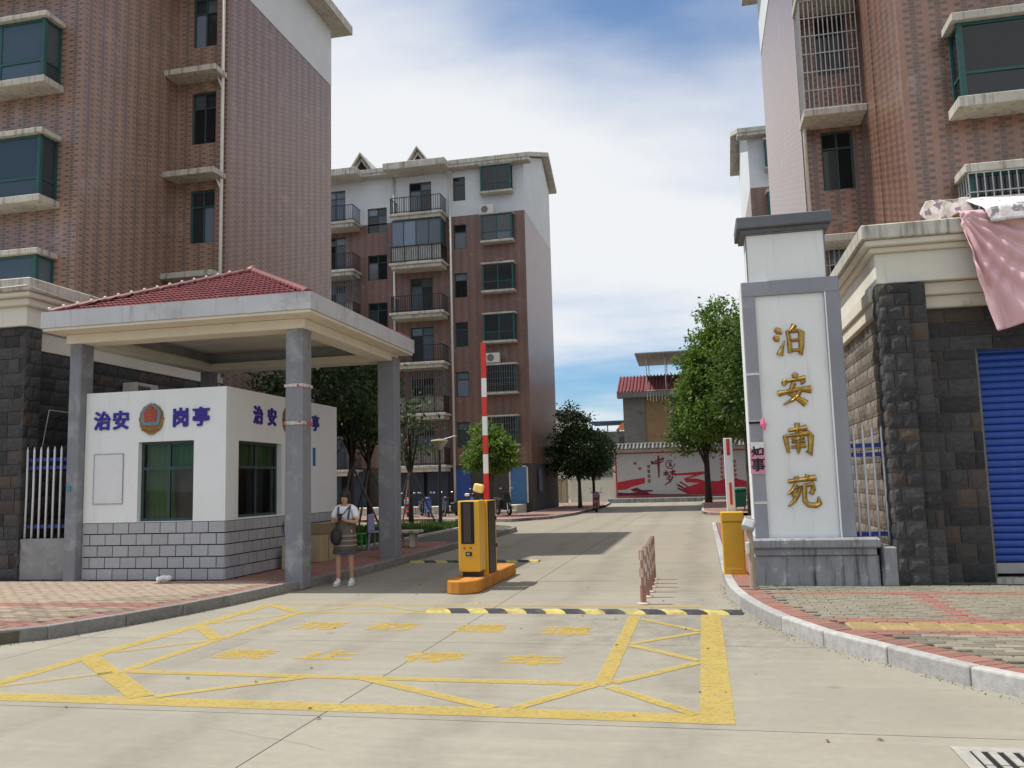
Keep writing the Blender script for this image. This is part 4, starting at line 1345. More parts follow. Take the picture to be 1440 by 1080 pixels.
# ------------------------------------------------------------------ fence stub right of the pillar
fr = thing('fence_panel', 'white bar fence with blue rails between the sign pillar and the stone pier', 'fence', (2.3, 12.95, 0), group='white and blue fences')
MB().box(2.325, 12.58, .14, 2.53, 12.95, .66).build('low_wall', M_PLINTH, fr, .012)
for z in (2.06, 1.93, .82):
    MB().box(2.07, 12.93, z - .03, 2.56, 12.97, z + .03).build('rail', M_FBLUE, fr)
for k in range(4):
    x = 2.13 + k * .125
    MB().tube([(x, 12.91, .66), (x + .004, 12.91, 1.5), (x, 12.91, 2.28), (x, 12.91, 2.33)], [.017, .017, .017, .004], 8).build('bar', M_FWHITE, fr, smooth=True)

# ------------------------------------------------------------------ stone shop with roller shutter
SH = thing('stone_shop', 'dark stone-clad shop with cream parapet and blue roller shutter beside the sign pillar', 'shop', (2.6, 12.6, 0))
MB().box(2.635, 12.96, 0, 3.84, 20.4, 4.2).build('core_wall', M_MORTAR, SH)
MB().box(3.84, 13.4, 0, 20, 20.4, 4.2).build('core_wall', M_DARK, SH)
MB().box(2.555, 12.60, 0, 2.91, 12.96, 4.29).build('corner_pier', M_MORTAR, SH)
MB().box(2.91, 12.68, 0, 3.16, 12.96, 4.29).build('corner_pier', M_MORTAR, SH)
masonry(SH, (2.53, 12.565, 0), 'S', .40, 4.14, .215, (.17, .34), BD, v0=.15, vary=.2)
masonry(SH, (2.93, 12.645, 0), 'S', .245, 4.14, .26, (.25, .30), BD, v0=.15, vary=.1)
masonry(SH, (2.52, 12.93, 0), 'W', .36, 4.14, .215, (.18, .36), BD, v0=.15, vary=.15)
masonry(SH, (3.175, 12.925, 0), 'S', .65, 3.2, .255, (.25, .42), BD, v0=.15, vary=.08)
masonry(SH, (3.175, 12.925, 0), 'S', 4.4, .60, .2, (.3, .55), BD, v0=3.35, vary=.05)
masonry(SH, (2.6, 20.3, 0), 'W', 7.36, 3.8, .24, (.26, .46), BB, v0=.15, vary=.15, skip=lambda u, z: u < 2.6)
masonry(SH, (6.85, 12.925, 0), 'S', .75, 3.2, .255, (.25, .42), BD, v0=.15, vary=.08)
MB().box(6.86, 12.96, 0, 7.6, 13.4, 4.2).build('core_wall', M_MORTAR, SH)
MB().box(3.84, 12.96, 3.36, 6.86, 13.4, 4.2).build('lintel', M_MORTAR, SH)
M_SHUT = mat('blue_shutter_paint', (.02, .075, .36), .45, .08, 1.0, .05, 20, stain=((.05, .08, .24), .5, .75, 2), streak=((.10, .14, .32), .55, .75))
prof = [(.0, 0), (-.022, .012), (-.03, .035), (-.03, .06), (-.018, .085), (0, .098)]
vs, fs = [], []
for x in (-.5, .5):
    vs += [(x, y, z) for y, z in prof]
n = len(prof)
fs = [(i, n + i, n + i + 1, i + 1) for i in range(n - 1)]
SM = bpy.data.meshes.new('shutter_slat'); SM.from_pydata(vs, [], fs); SM.update(); SM.materials.append(M_SHUT)
sh = thing_part = MB().box(3.82, 13.12, .18, 3.90, 13.2, 3.4).box(6.80, 13.12, .18, 6.88, 13.2, 3.4).build('shutter_rails', M_GRILLE_D, SH)
ORI[sh] = ORI[SH]
z = .40
while z < 3.36:
    piece('shutter_slat', SM, sh, (5.35, 13.16 + rnd.uniform(-.003, .003), z), (2.92, 1, 1)); z += .1
MB().box(3.9, 13.12, .25, 6.8, 13.18, .39).build('bottom_bar', mat('bare_shutter_bar', (.36, .36, .36), .5, metal=.3), sh)
MB().box(3.84, 12.95, .0, 6.86, 13.4, .2).build('doorstep', M_LEDGE, SH)
# cream parapet: frieze, mouldings, cornice
MB().box(3.18, 12.86, 3.96, 7.7, 13.5, 4.14).build('moulding', M_CREAM, SH, .015)
MB().box(3.18, 12.80, 4.14, 7.7, 13.5, 4.32).build('moulding', M_CREAM, SH, .015)
MB().box(2.53, 12.955, 3.92, 2.66, 20.4, 4.12).build('moulding', M_CREAM, SH, .015)
MB().box(2.49, 12.955, 4.12, 2.66, 20.4, 4.32).build('moulding', M_CREAM, SH, .015)
MB().box(2.55, 12.70, 4.325, 7.7, 20.5, 4.76).build('frieze', M_BANDW, SH, .008)
MB().box(2.48, 12.63, 4.76, 7.75, 20.5, 4.84).build('cornice', M_CREAM, SH, .015)
MB().box(2.41, 12.55, 4.84, 7.8, 20.5, 4.93).build('cornice', M_CREAM, SH, .015)
MB().box(2.36, 12.50, 4.93, 7.85, 20.5, 5.14).build('cornice_cap', M_LEDGE, SH, .015)

# ------------------------------------------------------------------ laundry on the parapet
def cloth_sheet(name, label, cat, m, fn, nu, nv):
    vs = [fn(i / nu, j / nv) for j in range(nv + 1) for i in range(nu + 1)]
    fs = [(j * (nu + 1) + i, j * (nu + 1) + i + 1, (j + 1) * (nu + 1) + i + 1, (j + 1) * (nu + 1) + i) for j in range(nv) for i in range(nu)]
    o = MB().add(vs, fs).build(name, m, None, smooth=True)
    sdf = o.modifiers.new('thick', 'SOLIDIFY'); sdf.thickness = .012
    return tag(o, label, cat)
M_SHEET = mat('pink_satin', (.70, .44, .46), .4, .08, 2, .5, 7, spec=.55)
def sheet(u, v):
    # v 0 over the parapet top, 1 lower hem; the hem slants: longest near the left corner
    low = 3.50 + (u - .05) * .58 if u > .05 else 3.50 + (.05 - u) * 9.0
    top = 5.19
    x0 = 3.60 + (v ** 1.2) * .25 * (1 - u)
    x = x0 + u * (6.0 - x0)
    an = math.atan2(max(0, v - .1) * 1.7, (x - 3.62) + .08)
    fold = .045 * math.sin(an * 30 + .8 * math.sin(v * 9)) * math.exp(-u * 1.6) * min(1, v * 3) + .03 * math.sin(u * 17 + 2) * v
    crease = .022 * math.sin(u * 70 + v * 17 + 2 * math.sin(v * 11)) * max(0, 1 - u * 2.6) * min(1, v * 3)
    if v < .12:
        t = v / .12
        return (x, 12.95 - .52 * t, top + .03 * math.sin(t * 3.14))
    t = (v - .12) / .88
    y = 12.43 + .0 * t - fold - crease
    return (x, y - .02, top - t * (top - low))
cloth_sheet('pink_bed_sheet', 'shiny pink bed sheet hanging over the shop parapet', 'bed sheet', M_SHEET, sheet, 150, 60)
def quilt_mat(name, a, b, c_, sc):
    m, N, L, bs, out = node_mat(name)
    uv = coords(N, L, 'UV')
    mpn = N.new('ShaderNodeMapping'); mpn.inputs['Rotation'].default_value = (0, 0, R(38)); mpn.inputs['Scale'].default_value = (sc, sc * .8, sc)
    L.new(uv, mpn.inputs['Vector'])
    ck = N.new('ShaderNodeTexChecker'); ck.inputs['Scale'].default_value = 1
    L.new(mpn.outputs[0], ck.inputs['Vector'])
    vo = N.new('ShaderNodeTexVoronoi'); vo.inputs['Scale'].default_value = 1.3; vo.distance = 'MANHATTAN'
    L.new(mpn.outputs[0], vo.inputs['Vector'])
    c = mixc(N, L, ck.outputs['Fac'], a, b)
    sp = N.new('ShaderNodeSeparateXYZ'); L.new(vo.outputs['Color'], sp.inputs[0])
    c = mixc(N, L, ramp(N, L, sp.outputs['X'], .78, .79), c, c_)
    c = mixc(N, L, ramp(N, L, noise(N, L, uv, 28, 4), .55, .62), c, tuple(x * .72 for x in a))
    L.new(c, bs.inputs['Base Color']); bs.inputs['Roughness'].default_value = .9
    bump_to(N, L, bs, noise(N, L, uv, 12, 4), .4, .02)
    return m
M_Q1 = quilt_mat('patchwork_quilt_beige', (.52, .47, .44), (.42, .36, .31), (.17, .13, .16), 7)
M_Q2 = quilt_mat('patchwork_quilt_white', (.74, .71, .72), (.66, .58, .60), (.24, .23, .24), 7)
def q1(u, v):
    x = 3.30 + u * .62 - (.10 * (1 - abs(v - .45) * 2.2) if u < .3 else 0) * (1 - u / .3 if u < .3 else 0)
    return (x, 12.66 + .19 * v + .012 * math.sin(u * 14), 5.15 + .36 * v + .012 * math.sin(u * 9))
cloth_sheet('patchwork_quilt', 'beige patchwork quilt propped on the parapet left of the white one', 'quilt', M_Q1, q1, 24, 12)['group'] = 'quilts airing on the parapet'
def q2(u, v):
    x = 3.83 + u * 2.1 + .14 * (1 - v) * (1 - u)
    y = 12.27 + .1 * v if v < .45 else 12.315 + (v - .45) / .55 * .54
    return (x, y + .012 * math.sin(u * 23 + v * 3), 4.98 + .50 * v + .015 * math.sin(u * 11) - .015 * u)
cloth_sheet('patchwork_quilt', 'white patchwork quilt with grey diamonds lying over the pink sheet', 'quilt', M_Q2, q2, 60, 12)['group'] = 'quilts airing on the parapet'
rk = thing('drying_rack', 'thin metal drying rack standing on the shop parapet under the quilts', 'drying rack', (4.5, 12.9, 5.14))
MB().tube([(3.36, 12.86, 5.5), (6.2, 12.86, 5.46)], .014, 8).build('rail', M_GRILLE, rk)
for x in (3.5, 4.8, 6.0):
    MB().tube([(x, 12.86, 5.14), (x, 12.86, 5.49)], .012, 8).build('post', M_GRILLE, rk)

# ------------------------------------------------------------------ right tall brick block
RB = thing('brick_apartment_building', 'tall brown-tiled apartment block with sunlit side walls above the stone shop', 'apartment block', (4.03, 16.5, 0), group='tiled apartment blocks')
A1, B1, B2, A3, B3 = 4.03, 16.5, 20.4, 2.70, 29.0
F = face_frame((A1, B1, 0), 'S')
MB(F).quad((0, 0, 4), (20, 0, 4), (20, 0, ZW), (0, 0, ZW)).build('front_wall', M_TILE_R, RB)
MB(F).quad((0, -.01, ZW), (20, -.01, ZW), (20, -.01, ZT), (0, -.01, ZT)).build('upper_wall', M_PLASTER, RB)
FW = face_frame((A1, B2, 0), 'W'); w1 = B2 - B1
MB(FW).quad((0, 0, 0), (w1, 0, 0), (w1, 0, ZW), (0, 0, ZW)).build('side_wall', M_TILE_R, RB)
MB(FW).quad((0, -.01, ZW), (w1, -.01, ZW), (w1, -.01, ZT), (0, -.01, ZT)).build('upper_wall', M_PLASTER, RB)
MB(FW).box(w1 * .38, -.03, 4, w1 * .44, -.001, ZW).build('wall_rib', M_TILE_R, RB)
F2 = face_frame((A3, B2, 0), 'S'); w2 = A1 - A3
wh = [(.42, 1.12, z0, z1) for z0, z1 in ((2.6, 4.0), (5.42, 6.85), (8.24, 9.66), (11.06, 12.5), (13.9, 15.3))]
wall_holes(MB(F2), w2, ZW, wh, .14).build('return_wall', M_TILE_R, RB)
MB(F2).quad((-.01, -.01, ZW), (w2, -.01, ZW), (w2, -.01, ZT), (-.01, -.01, ZT)).build('upper_wall', M_PLASTER, RB)
for q in wh:
    window(F2, RB, *q, d=.08, cols=2, transom=.72, fm=M_FRAME_D)
FW3 = face_frame((A3, B3, 0), 'W'); w3 = B3 - B2
MB(FW3).quad((0, 0, 0), (w3, 0, 0), (w3, 0, ZW), (0, 0, ZW)).build('side_wall', M_TILE_R, RB)
MB(FW3).quad((0, -.012, ZW), (w3, -.012, ZW), (w3, -.012, ZT), (0, -.012, ZT)).build('upper_wall', M_PLASTER, RB)
MB(face_frame((24, B3, 0), 'N')).quad((0, 0, 0), (21.3, 0, 0), (21.3, 0, ZT), (0, 0, ZT)).build('back_wall', M_PLASTER, RB)
MB().quad((24, B3, 4), (24, B1, 4), (24, B1, ZT), (24, B3, ZT)).build('side_wall', M_PLASTER, RB)
rf = MB().prism([(A1 - .5, B1 - .6), (24.5, B1 - .6), (24.5, B3 + .5), (A3 - .5, B3 + .5), (A3 - .5, B2 - .5), (A1 - .5, B2 - .5)], ZT, ZT + .32).build('roof', M_LEDGE, RB)
for z in (4.15, 6.97, 9.90, 12.72, 15.54):
    MB().box(A3 - .03, B2 - .85, z - .16, A1 - .004, B2 - .001, z).build('ledge', M_LEDGE, RB, .012)
for z in (9.92, 12.74):
    grille(face_frame((A3 + .02, B2 - .80, 0), 'S'), RB, 0, 1.2, z, z + 2.6, 0, 12, 6, M_GRILLE, .011, 0)
    mb = MB()
    for k in range(8):
        mb.box(A3 + .01, B2 - .80 + k * .11, z, A3 + .03, B2 - .78 + k * .11, z + 2.6)
    mb.build('window_grille', M_GRILLE, RB)
grille(face_frame((A3 + .3, B2 - .10, 0), 'S'), RB, 0, 1.0, 5.2, 6.85, 0, 9, 4, M_GRILLE, .010)
MB().tube([(A3 + .06, B2 - .1, 4.2), (A3 + .06, B2 - .1, ZT)], .045, 10).build('downpipe', M_PVC, RB, smooth=True)
for sz, gr in ((5.45, M_GRILLE), (8.27, None), (11.1, None), (13.9, None)):
    bay_window(F, RB, .85, 3.6, sz, sz + 1.42, .55, M_FRAME_G, M_GLASS, cols=2, low=.33, grill=gr, slab=.15)

# ================================================================== MIDDLE: six-storey block at the end of the yard
def far_block(root, x0, x1, Y, depth, cols, mirror=False):
    """root: the thing; cols: list of (kind, xa, xb)"""
    ZB, ZG, ZW, ZE = 17.04, 2.75, 17.04, 19.75
    F = face_frame((x0, Y, 0), 'S'); W = x1 - x0
    holes = []; todo = []
    for kind, xa, xb in cols:
        a, b = xa - x0, xb - x0
        for k in range(6):
            if kind == 'small':
                q = (a, b, 17.95 - 2.845 * k, 19.37 - 2.845 * k)
            elif kind == 'stair':
                if k > 4: continue
                q = (a, b, 16.52 - 2.845 * k, 18.0 - 2.845 * k)
            elif kind == 'door':
                q = (a, b, 17.14 - 2.87 * k, 19.3 - 2.87 * k)
            else:
                continue
            holes.append(q); todo.append((kind, k, q))
    def split(v0, v1, m, nm, off):
        hs = [(a, b, max(c, v0), min(d, v1)) for a, b, c, d in holes if c < v1 and d > v0]
        mb = MB(face_frame((x0, Y - off, 0), 'S'))
        wall_holes(mb, W, v1 - v0, hs, .16, v0=v0)
        mb.build(nm, m, root)
    split(ZG, ZW, M_TILE_M, 'front_wall', 0)
    split(ZW, ZE + .6, M_PLASTER, 'upper_wall', .0)
    split(.0, ZG, M_STONE_D, 'base_wall', 0)
    for kind, k, q in todo:
        window(F, root, *q, d=.1, cols=1 if kind == 'small' else 2, transom=.7 if kind != 'door' else .78, fm=M_FRAME_G if rnd.random() < .4 else M_FRAME_D, gm=(M_GLASS, M_GLASS, M_GLASS, M_GLASS_B, M_GLASS_C)[rnd.randrange(5)], bar=.05)
    side = 'W' if mirror else 'E'
    xs_ = x0 if mirror else x1
    P = (xs_, Y + depth, 0) if mirror else (xs_, Y, 0)
    FS = face_frame(P, side)
    MB(FS).quad((0, 0, ZG), (depth, 0, ZG), (depth, 0, ZW), (0, 0, ZW)).build('side_wall', M_TILE_M, root)
    MB(FS).quad((0, 0, 0), (depth, 0, 0), (depth, 0, ZG), (0, 0, ZG)).build('base_wall', M_STONE_D, root)
    ry, rz_ = depth * .72, 22.4
    if mirror:
        MB(FS).add([(0, 0, ZW), (depth, 0, ZW), (depth, 0, ZE + .4), (depth - ry, 0, rz_), (0, 0, 21.0)], [(0, 1, 2, 3, 4)]).build('gable_wall', M_PLASTER, root)
    else:
        MB(FS).add([(0, 0, ZW), (depth, 0, ZW), (depth, 0, 21.0), (ry, 0, rz_), (0, 0, ZE + .4)], [(0, 1, 2, 3, 4)]).build('gable_wall', M_PLASTER, root)
    xb0, xb1 = x0 - (.55 if mirror else 0), x1 + (0 if mirror else .45)
    e0 = MB().box(xb0, Y - .62, ZE, xb1, Y + .05, ZE + .2).build('eave', M_LEDGE, root, .02)
    rf = MB()
    rf.add([(xb0, Y - .66, ZE + .18), (xb1, Y - .66, ZE + .18), (xb1, Y + ry, rz_ + .1), (xb0, Y + ry, rz_ + .1), (xb1, Y + depth + .5, 21.0), (xb0, Y + depth + .5, 21.0),
            (xb0, Y - .66, ZE + .42), (xb1, Y - .66, ZE + .42), (xb1, Y + ry, rz_ + .36), (xb0, Y + ry, rz_ + .36), (xb1, Y + depth + .5, 21.2), (xb0, Y + depth + .5, 21.2)],
           [(0, 1, 2, 3), (3, 2, 4, 5), (6, 9, 8, 7), (9, 11, 10, 8), (0, 6, 7, 1), (1, 7, 8, 2), (2, 8, 10, 4), (4, 10, 11, 5), (0, 3, 9, 6), (3, 5, 11, 9)])
    roof = rf.build('roof', M_LEDGE, root)
    MB().quad((x0 if not mirror else x1, Y, 0), (x0 if not mirror else x1, Y + depth, 0), (x0 if not mirror else x1, Y + depth, 20), (x0 if not mirror else x1, Y, 20)).build('side_wall', M_PLASTER, root)
    MB().quad((x0, Y + depth, 0), (x1, Y + depth, 0), (x1, Y + depth, 21), (x0, Y + depth, 21)).build('back_wall', M_PLASTER, root)
    return F, roof

def balcony(root, x0, x1, Y, zf, style, proj=1.25):
    F = face_frame((x0, Y, 0), 'S'); W = x1 - x0
    sl = MB(F).box(0, -proj, zf - .14, W, -.001, zf).build('balcony_slab', M_LEDGE, root, .015)
    MB(F).box(.12, -proj + .1, zf - .34, W - .12, -.002, zf - .143).build('balcony_beam', M_LEDGE, root, .01)
    r_ = MB(F)
    a, b = .12, W - .12; y = -proj + .1
    for z in (zf + .1, zf + .95):
        r_.box(a, y - .018, z - .018, b, y + .018, z + .018)
        for u in (a, b):
            r_.box(u - .018, y, z - .016, u + .018, -.01, z + .016)
    n = int((b - a) / .13)
    for k in range(n + 1):
        u = a + (b - a) * k / n
        t = .03 if k % 6 == 0 else .011
        r_.box(u - t, y - .012, zf, u + t, y + .012, zf + .95)
    for k in range(1, 9):
        for u in (a, b):
            r_.box(u - .01, y + k * .135 - .01, zf, u + .01, y + k * .135 + .01, zf + .95)
    r_.build('balcony_rail', M_IRON, root)
    if style == 'glazed':
        MB(F).box(a + .03, y + .06, zf, b - .03, y + .08, zf + .95).build('balcony_panel', mat('milky_panel', (.42, .42, .40), .5), root)
        Fw = face_frame((x0, Y - proj + .14, 0), 'S')
        window(Fw, root, a, b, zf + .95, zf + 2.45, d=0, cols=4, transom=0, fm=M_FRAME_G, gm=M_GLASS_C, bar=.05)
        FE_ = face_frame((x1 - .15, Y - proj + .22, 0), 'E')
        window(FE_, root, 0, proj - .24, zf + .95, zf + 2.45, d=0, cols=2, transom=0, fm=M_FRAME_G, gm=M_GLASS_B, bar=.05)
    elif style == 'caged':
        MB(F).box(a + .03, y + .06, zf, b - .03, y + .08, zf + .95).build('balcony_panel', mat('dull_panel', (.30, .28, .25), .7), root)
        grille(F, root, a, b, zf + .95, zf + 2.45, y, int((b - a) / .14), 3, M_GRILLE_D, .012, 1.1)

MBD = thing('brick_apartment_building', 'six-storey red-brown apartment block with balconies and white top floor behind the yard', 'apartment block', (-14, 46, 0), group='tiled apartment blocks')
F, roof = far_block(MBD, -26, -9.05, 46, 8.6, [('small', -13.25, -12.5), ('door', -15.9, -14.55), ('stair', -18.5, -17.3), ('door', -21.2, -19.9), ('stair', -24.9, -23.6)])
for k in range(6):
    zs = 18.18 - 2.87 * k
    gr = M_GRILLE_D if k in (4, 5) else None
    bay_window(F, MBD, 14.52, 16.3, zs, zs + 1.5, .5, M_FRAME_G, M_GLASS_B if k in (1,) else M_GLASS, cols=2, low=.33, grill=gr, slab=.09, over=.07)
    zf = 17.12 - 2.87 * k
    balcony(MBD, -16.75, -13.55, 46, zf, ('open', 'glazed', 'open', 'open', 'caged', 'caged')[k])
    balcony(MBD, -22.0, -18.85, 46, zf - .1, ('open', 'open', 'caged', 'caged', 'caged', 'open')[k])
# eaves over the balconies, roof vents, pipes
for xa, xb in ((-17.0, -13.3), (-22.2, -18.6)):
    MB().box(xa, 44.55, 19.7, xb, 46, 20.1).build('balcony_roof', M_LEDGE, roof, .02)
for cx in (-15.2, -18.7):
    v = MB().add([(cx - .62, 45.6, 20.15), (cx + .62, 45.6, 20.15), (cx, 45.6, 21.05), (cx - .62, 48.5, 20.7), (cx + .62, 48.5, 20.7), (cx, 48.5, 21.1)],
                 [(0, 1, 2), (1, 4, 5, 2), (0, 2, 5, 3)]).build('roof_vent', M_LEDGE, roof)
    MB().add([(cx - .4, 45.58, 20.2), (cx + .4, 45.58, 20.2), (cx, 45.58, 20.8)], [(0, 1, 2)]).build('dark_vent_sheet', M_DARK, roof)  # dark sheet stands for the shaded hole of the vent
    for s_ in (-1, 1):
        MB().add([(cx + s_ * .75, 45.35, 20.08), (cx, 45.35, 21.16), (cx, 45.35, 21.28), (cx + s_ * .83, 45.35, 20.08), (cx + s_ * .75, 48, 20.6), (cx, 48, 21.16), (cx, 48, 21.28), (cx + s_ * .83, 48, 20.6)],
                 [(0, 1, 2, 3), (4, 7, 6, 5), (0, 4, 5, 1), (3, 2, 6, 7), (1, 5, 6, 2), (0, 3, 7, 4)]).build('vent_gable', M_LEDGE, roof)
for x in (-13.42, -16.85):
    MB().tube([(x, 45.93, .6), (x, 45.93, 19.75)], .075, 10).build('downpipe', M_PVC, MBD, smooth=True)
MB().lathe((-13.42, 45.93, 19.55), [(.07, 0), (.16, .14), (.16, .22)], 10).build('pipe_hopper', M_PVC, MBD)
M_DOORB = mat('blue_steel_door', (.03, .07, .28), .5, .1, 1, .03)
M_DOORC = mat('light_blue_door', (.06, .16, .32), .5, .1, 1, .03)
MB(F).box(26 - 13.42, -.04, .62, 26 - 12.5, .02, 2.55).build('door', M_DOORB, MBD)
d_ = MB(F).box(26 - 10.25, -.05, .6, 26 - 9.35, .02, 2.55).build('door', M_DOORC, MBD)
MB(F).box(26 - 10.33, -.06, .6, 26 - 10.255, .02, 2.62).box(26 - 9.345, -.06, .6, 26 - 9.27, .02, 2.62).box(26 - 10.33, -.06, 2.555, 26 - 9.27, .02, 2.62).build('door_frame', M_ACW, d_)
for xa, xb in ((-16.4, -15.1), (-14.9, -13.7), (-21.5, -20), (-19.7, -18.4)):
    dd = MB().box(xa, 45.55, .6, xb, 45.7, 2.5).build('garage_door', mat('dark_garage_door', (.02, .03, .055), .5), MBD)
MB().box(-8.98, 47.5, 1.2, -8.9, 48.3, 2.45).build('meter_box', mat('steel_blue_box', (.10, .12, .2), .5), MBD)
for (x, z, nm) in ((-11.15, 16.98, 'a'), (-11.0, 8.6, 'b')):
    ac = thing('air_conditioner', {'a': 'small air conditioner on a window hood near the top of the middle block', 'b': 'white air conditioner on a window hood halfway up the middle block'}[nm], 'air conditioner', (x, 45.6, z - .14 if nm == 'a' else z - .26), group='outdoor air conditioners')
    z0 = ORI[ac].z
    MB().box(x - .4, 45.45, z0, x + .4, 45.75, z0 + .55).build('case', M_ACW, ac, .01)
    MB().lathe((0, 0, 0), [(.19, 0), (.19, .02)], 14)
    Fm = Matrix.Translation((x - .1, 45.45, z0 + .28)) @ Matrix.Rotation(R(90), 4, 'X')
    MB(Fm).lathe((0, 0, 0), [(.2, 0), (.2, .015)], 16).build('fan_guard', M_GRILLE_D, ac)
# raised plinth walk before the middle block
pw = MB().box(-40, 43.5, 0, -9.4, 46, .56).build('plinth_walk', M_LEDGE, None, .02)
tag(pw, kind='structure')
st = MB().box(-11.2, 43.0, 0, -9.4, 43.5, .28).build('plinth_step', M_LEDGE, None, .01)
tag(st, kind='structure')

FBK = thing('brick_apartment_building', 'far white-topped apartment block half hidden behind the right tall block', 'apartment block', (10, 46, 0), group='tiled apartment blocks')
F, roof = far_block(FBK, 3.3, 20, 46, 8.6, [('small', 7.1, 7.8)], mirror=True)
for k in range(6):
    zs = 17.95 - 2.87 * k
    bay_window(F, FBK, .85, 2.6, zs, zs + 1.5, .5, M_FRAME_G, M_GLASS, cols=2, low=.33, slab=.09, over=.07)

# ================================================================== mural wall and the house behind it
MW = thing('mural_wall', 'long white yard wall with red painted mural and tiled coping at the far end', 'wall', (-1, 66, 0))
MB().box(-6.65, 66.0, 0, 14, 66.3, 4.0).build('wall', M_CREAM, MW)
M_MURW = mat('mural_shaded_white', (.42, .435, .44), .7, .05)  # white ground greyed: the wall's shade is put into the colour
MB().box(-6.4, 65.975, .45, 9.5, 65.998, 3.72).build('mural_panel', M_MURW, MW)
M_MRED = mat('mural_red', (.42, .02, .04), .7, .15, 2)
M_MDRK = mat('mural_dark_red', (.16, .012, .03), .7, .15, 2)
mb = MB()
for q in ((-6.45, 3.68, 9.5, 3.76), (-6.45, .40, 9.5, .47), (-6.45, .47, -6.36, 3.68)):
    mb.box(q[0], 65.95, q[1], q[2], 65.974, q[3])
mb.build('mural_border', M_MRED, MW)
def flat(pts, m, y=65.968, nm='mural_shape'):
    MB().prism_xz(pts, y, y + .006).build(nm, m, MW)
# swept ribbons and the open hand
flat([(-6.34, .95), (-6.34, 1.55), (-4.9, 1.78), (-4.25, 1.85), (-4.25, 1.42), (-5.2, 1.2), (-5.7, .98)], M_MRED)
flat([(-6.34, .5), (-6.34, .78), (-5.4, .72), (-4.2, .85), (-3.9, .62), (-2.6, .56), (-1.0, .55), (-1.0, .49)], M_MDRK)
flat([(-5.4, .98), (-4.9, 1.12), (-4.5, .92), (-3.7, .92), (-3.7, .78), (-5.1, .80)], M_MDRK, 65.96)
flat([(-1.9, .95), (-1.0, .5), (2.2, .5), (3.9, 1.2), (2.0, 1.75), (1.2, 1.45), (.2, 1.5), (-.4, 1.68), (-1.0, 1.7), (.3, 2.05), (.2, 2.2), (-1.95, 2.1), (-1.95, 1.95), (-.55, 1.95), (-1.35, 1.72), (-1.2, 1.42), (-.2, 1.35), (-1.3, 1.02), (-1.75, 1.3), (-1.8, 1.2), (-1.35, .85)], M_MRED)
for (a, b) in (((-1.95, 1.25), (-1.2, .8)), ((-1.9, 1.0), (-1.15, .65)), ((-1.7, 1.45), (-1.1, 1.05))):
    flat([(a[0], a[1]), (a[0] + .1, a[1] + .06), (b[0] + .1, b[1] + .05), (b[0], b[1])], M_MDRK, 65.96)
ring = [(50 + 48 * math.cos(t * .35 + .9), 50 + 46 * math.sin(t * .35 + .9), .7 + .6 * (t % 3 == 0)) for t in range(17)]
for lines, x, z, s_, w_ in (
        ([[(2, 74, .6), (10, 52, 1.6), (22, 50, .6)], [(10, 60, .6), (50, 72, 1.0), (96, 88, 1.6), (88, 66, .5)], [(18, 50, .7), (60, 56, 1.0), (88, 66, .6)], [(56, 108, .8), (55, 60, 1.5), (54, -50, .7)]], -3.75, 2.35, .0105, .13),
        ([ring, [(32, 68), (68, 72)], [(34, 50), (66, 52)], [(30, 30), (72, 32)], [(50, 70), (50, 32)], [(60, 46), (68, 38)]], -2.65, 2.45, .0068, .065),
        ([[(0, 78, .7), (44, 82, 1.2)], [(24, 100), (22, 50)], [(20, 74), (0, 52, .4)], [(26, 74), (44, 58)], [(52, 82, .7), (100, 90, 1.4)], [(76, 104), (74, 54)], [(72, 76), (52, 56, .4)], [(78, 76), (104, 56, 1.6)],
          [(54, 54, 1.2), (20, 22, .5)], [(44, 42), (78, 46, 1.5), (54, 8, 1.2), (8, -22, .4)], [(38, 28), (54, 18, 1.4)]], -2.85, 1.45, .0092, .10)):
    strokes(MB(), lines, w_, x, z, s_, 65.955, 65.962).build('mural_character', M_MDRK, MW)
for k in range(4):
    strokes(MB(), [[(0, 80), (90, 84)], [(10, 50), (80, 52)], [(rnd.uniform(20, 70), 95), (rnd.uniform(30, 60), 5)], [(5, 12), (95, 14)]], .045, -4.05, 2.55 - k * .36, .0026, 65.955, 65.962).build('mural_character', M_MDRK, MW)
for k in range(10):
    for j in range(3):
        strokes(MB(), [[(0, 80), (90, 84)], [(10, 45), (80, 48)], [(rnd.uniform(20, 70), 95), (rnd.uniform(30, 60), 5)]], .05, 1.35 + j * .95 + (k // 6) * 3.2, 2.9 - (k % 6) * .33 - j * .2, .0028, 65.955, 65.962).build('mural_character', M_MRED, MW)
for x, z in ((-4.95, 2.95), (-4.6, 2.55), (3.6, .95), (4.3, 1.1)):
    MB().ball((x, 65.96, z), (.14, .012, .1), 7, 5).build('mural_petal', M_MRED, MW)
# tiled coping: dark tiles, pale mortar ends
M_GTILE = mat('grey_coping_tile', (.10, .10, .105), .8, .3, 9, .2, rand=.4)
M_GTILE_E = mat('pale_tile_end', (.17, .165, .155), .8, .3, 9, .2, rand=.3)
MB().add([(-7.1, 65.5, 4.0), (14, 65.5, 4.0), (14, 66.15, 4.38), (-7.1, 66.15, 4.38), (14, 66.8, 4.0), (-7.1, 66.8, 4.0)], [(0, 1, 2, 3), (3, 2, 4, 5), (0, 3, 5), (1, 4, 2), (0, 5, 4, 1)]).build('coping_core', M_STONE_D, MW)
x = -7.0; k = 0
cm = MB().tube([(0, 0, 0), (0, .66, .39)], .085, 8)
CMT = bpy.data.meshes.new('coping_tile'); CMT.from_pydata(cm.v, [], cm.f); CMT.update(); CMT.materials.append(M_GTILE_E)
while x < 9:
    piece('coping_tile', CMT, MW, (x, 65.46, 4.02), (1, 1, 1)); x += .29
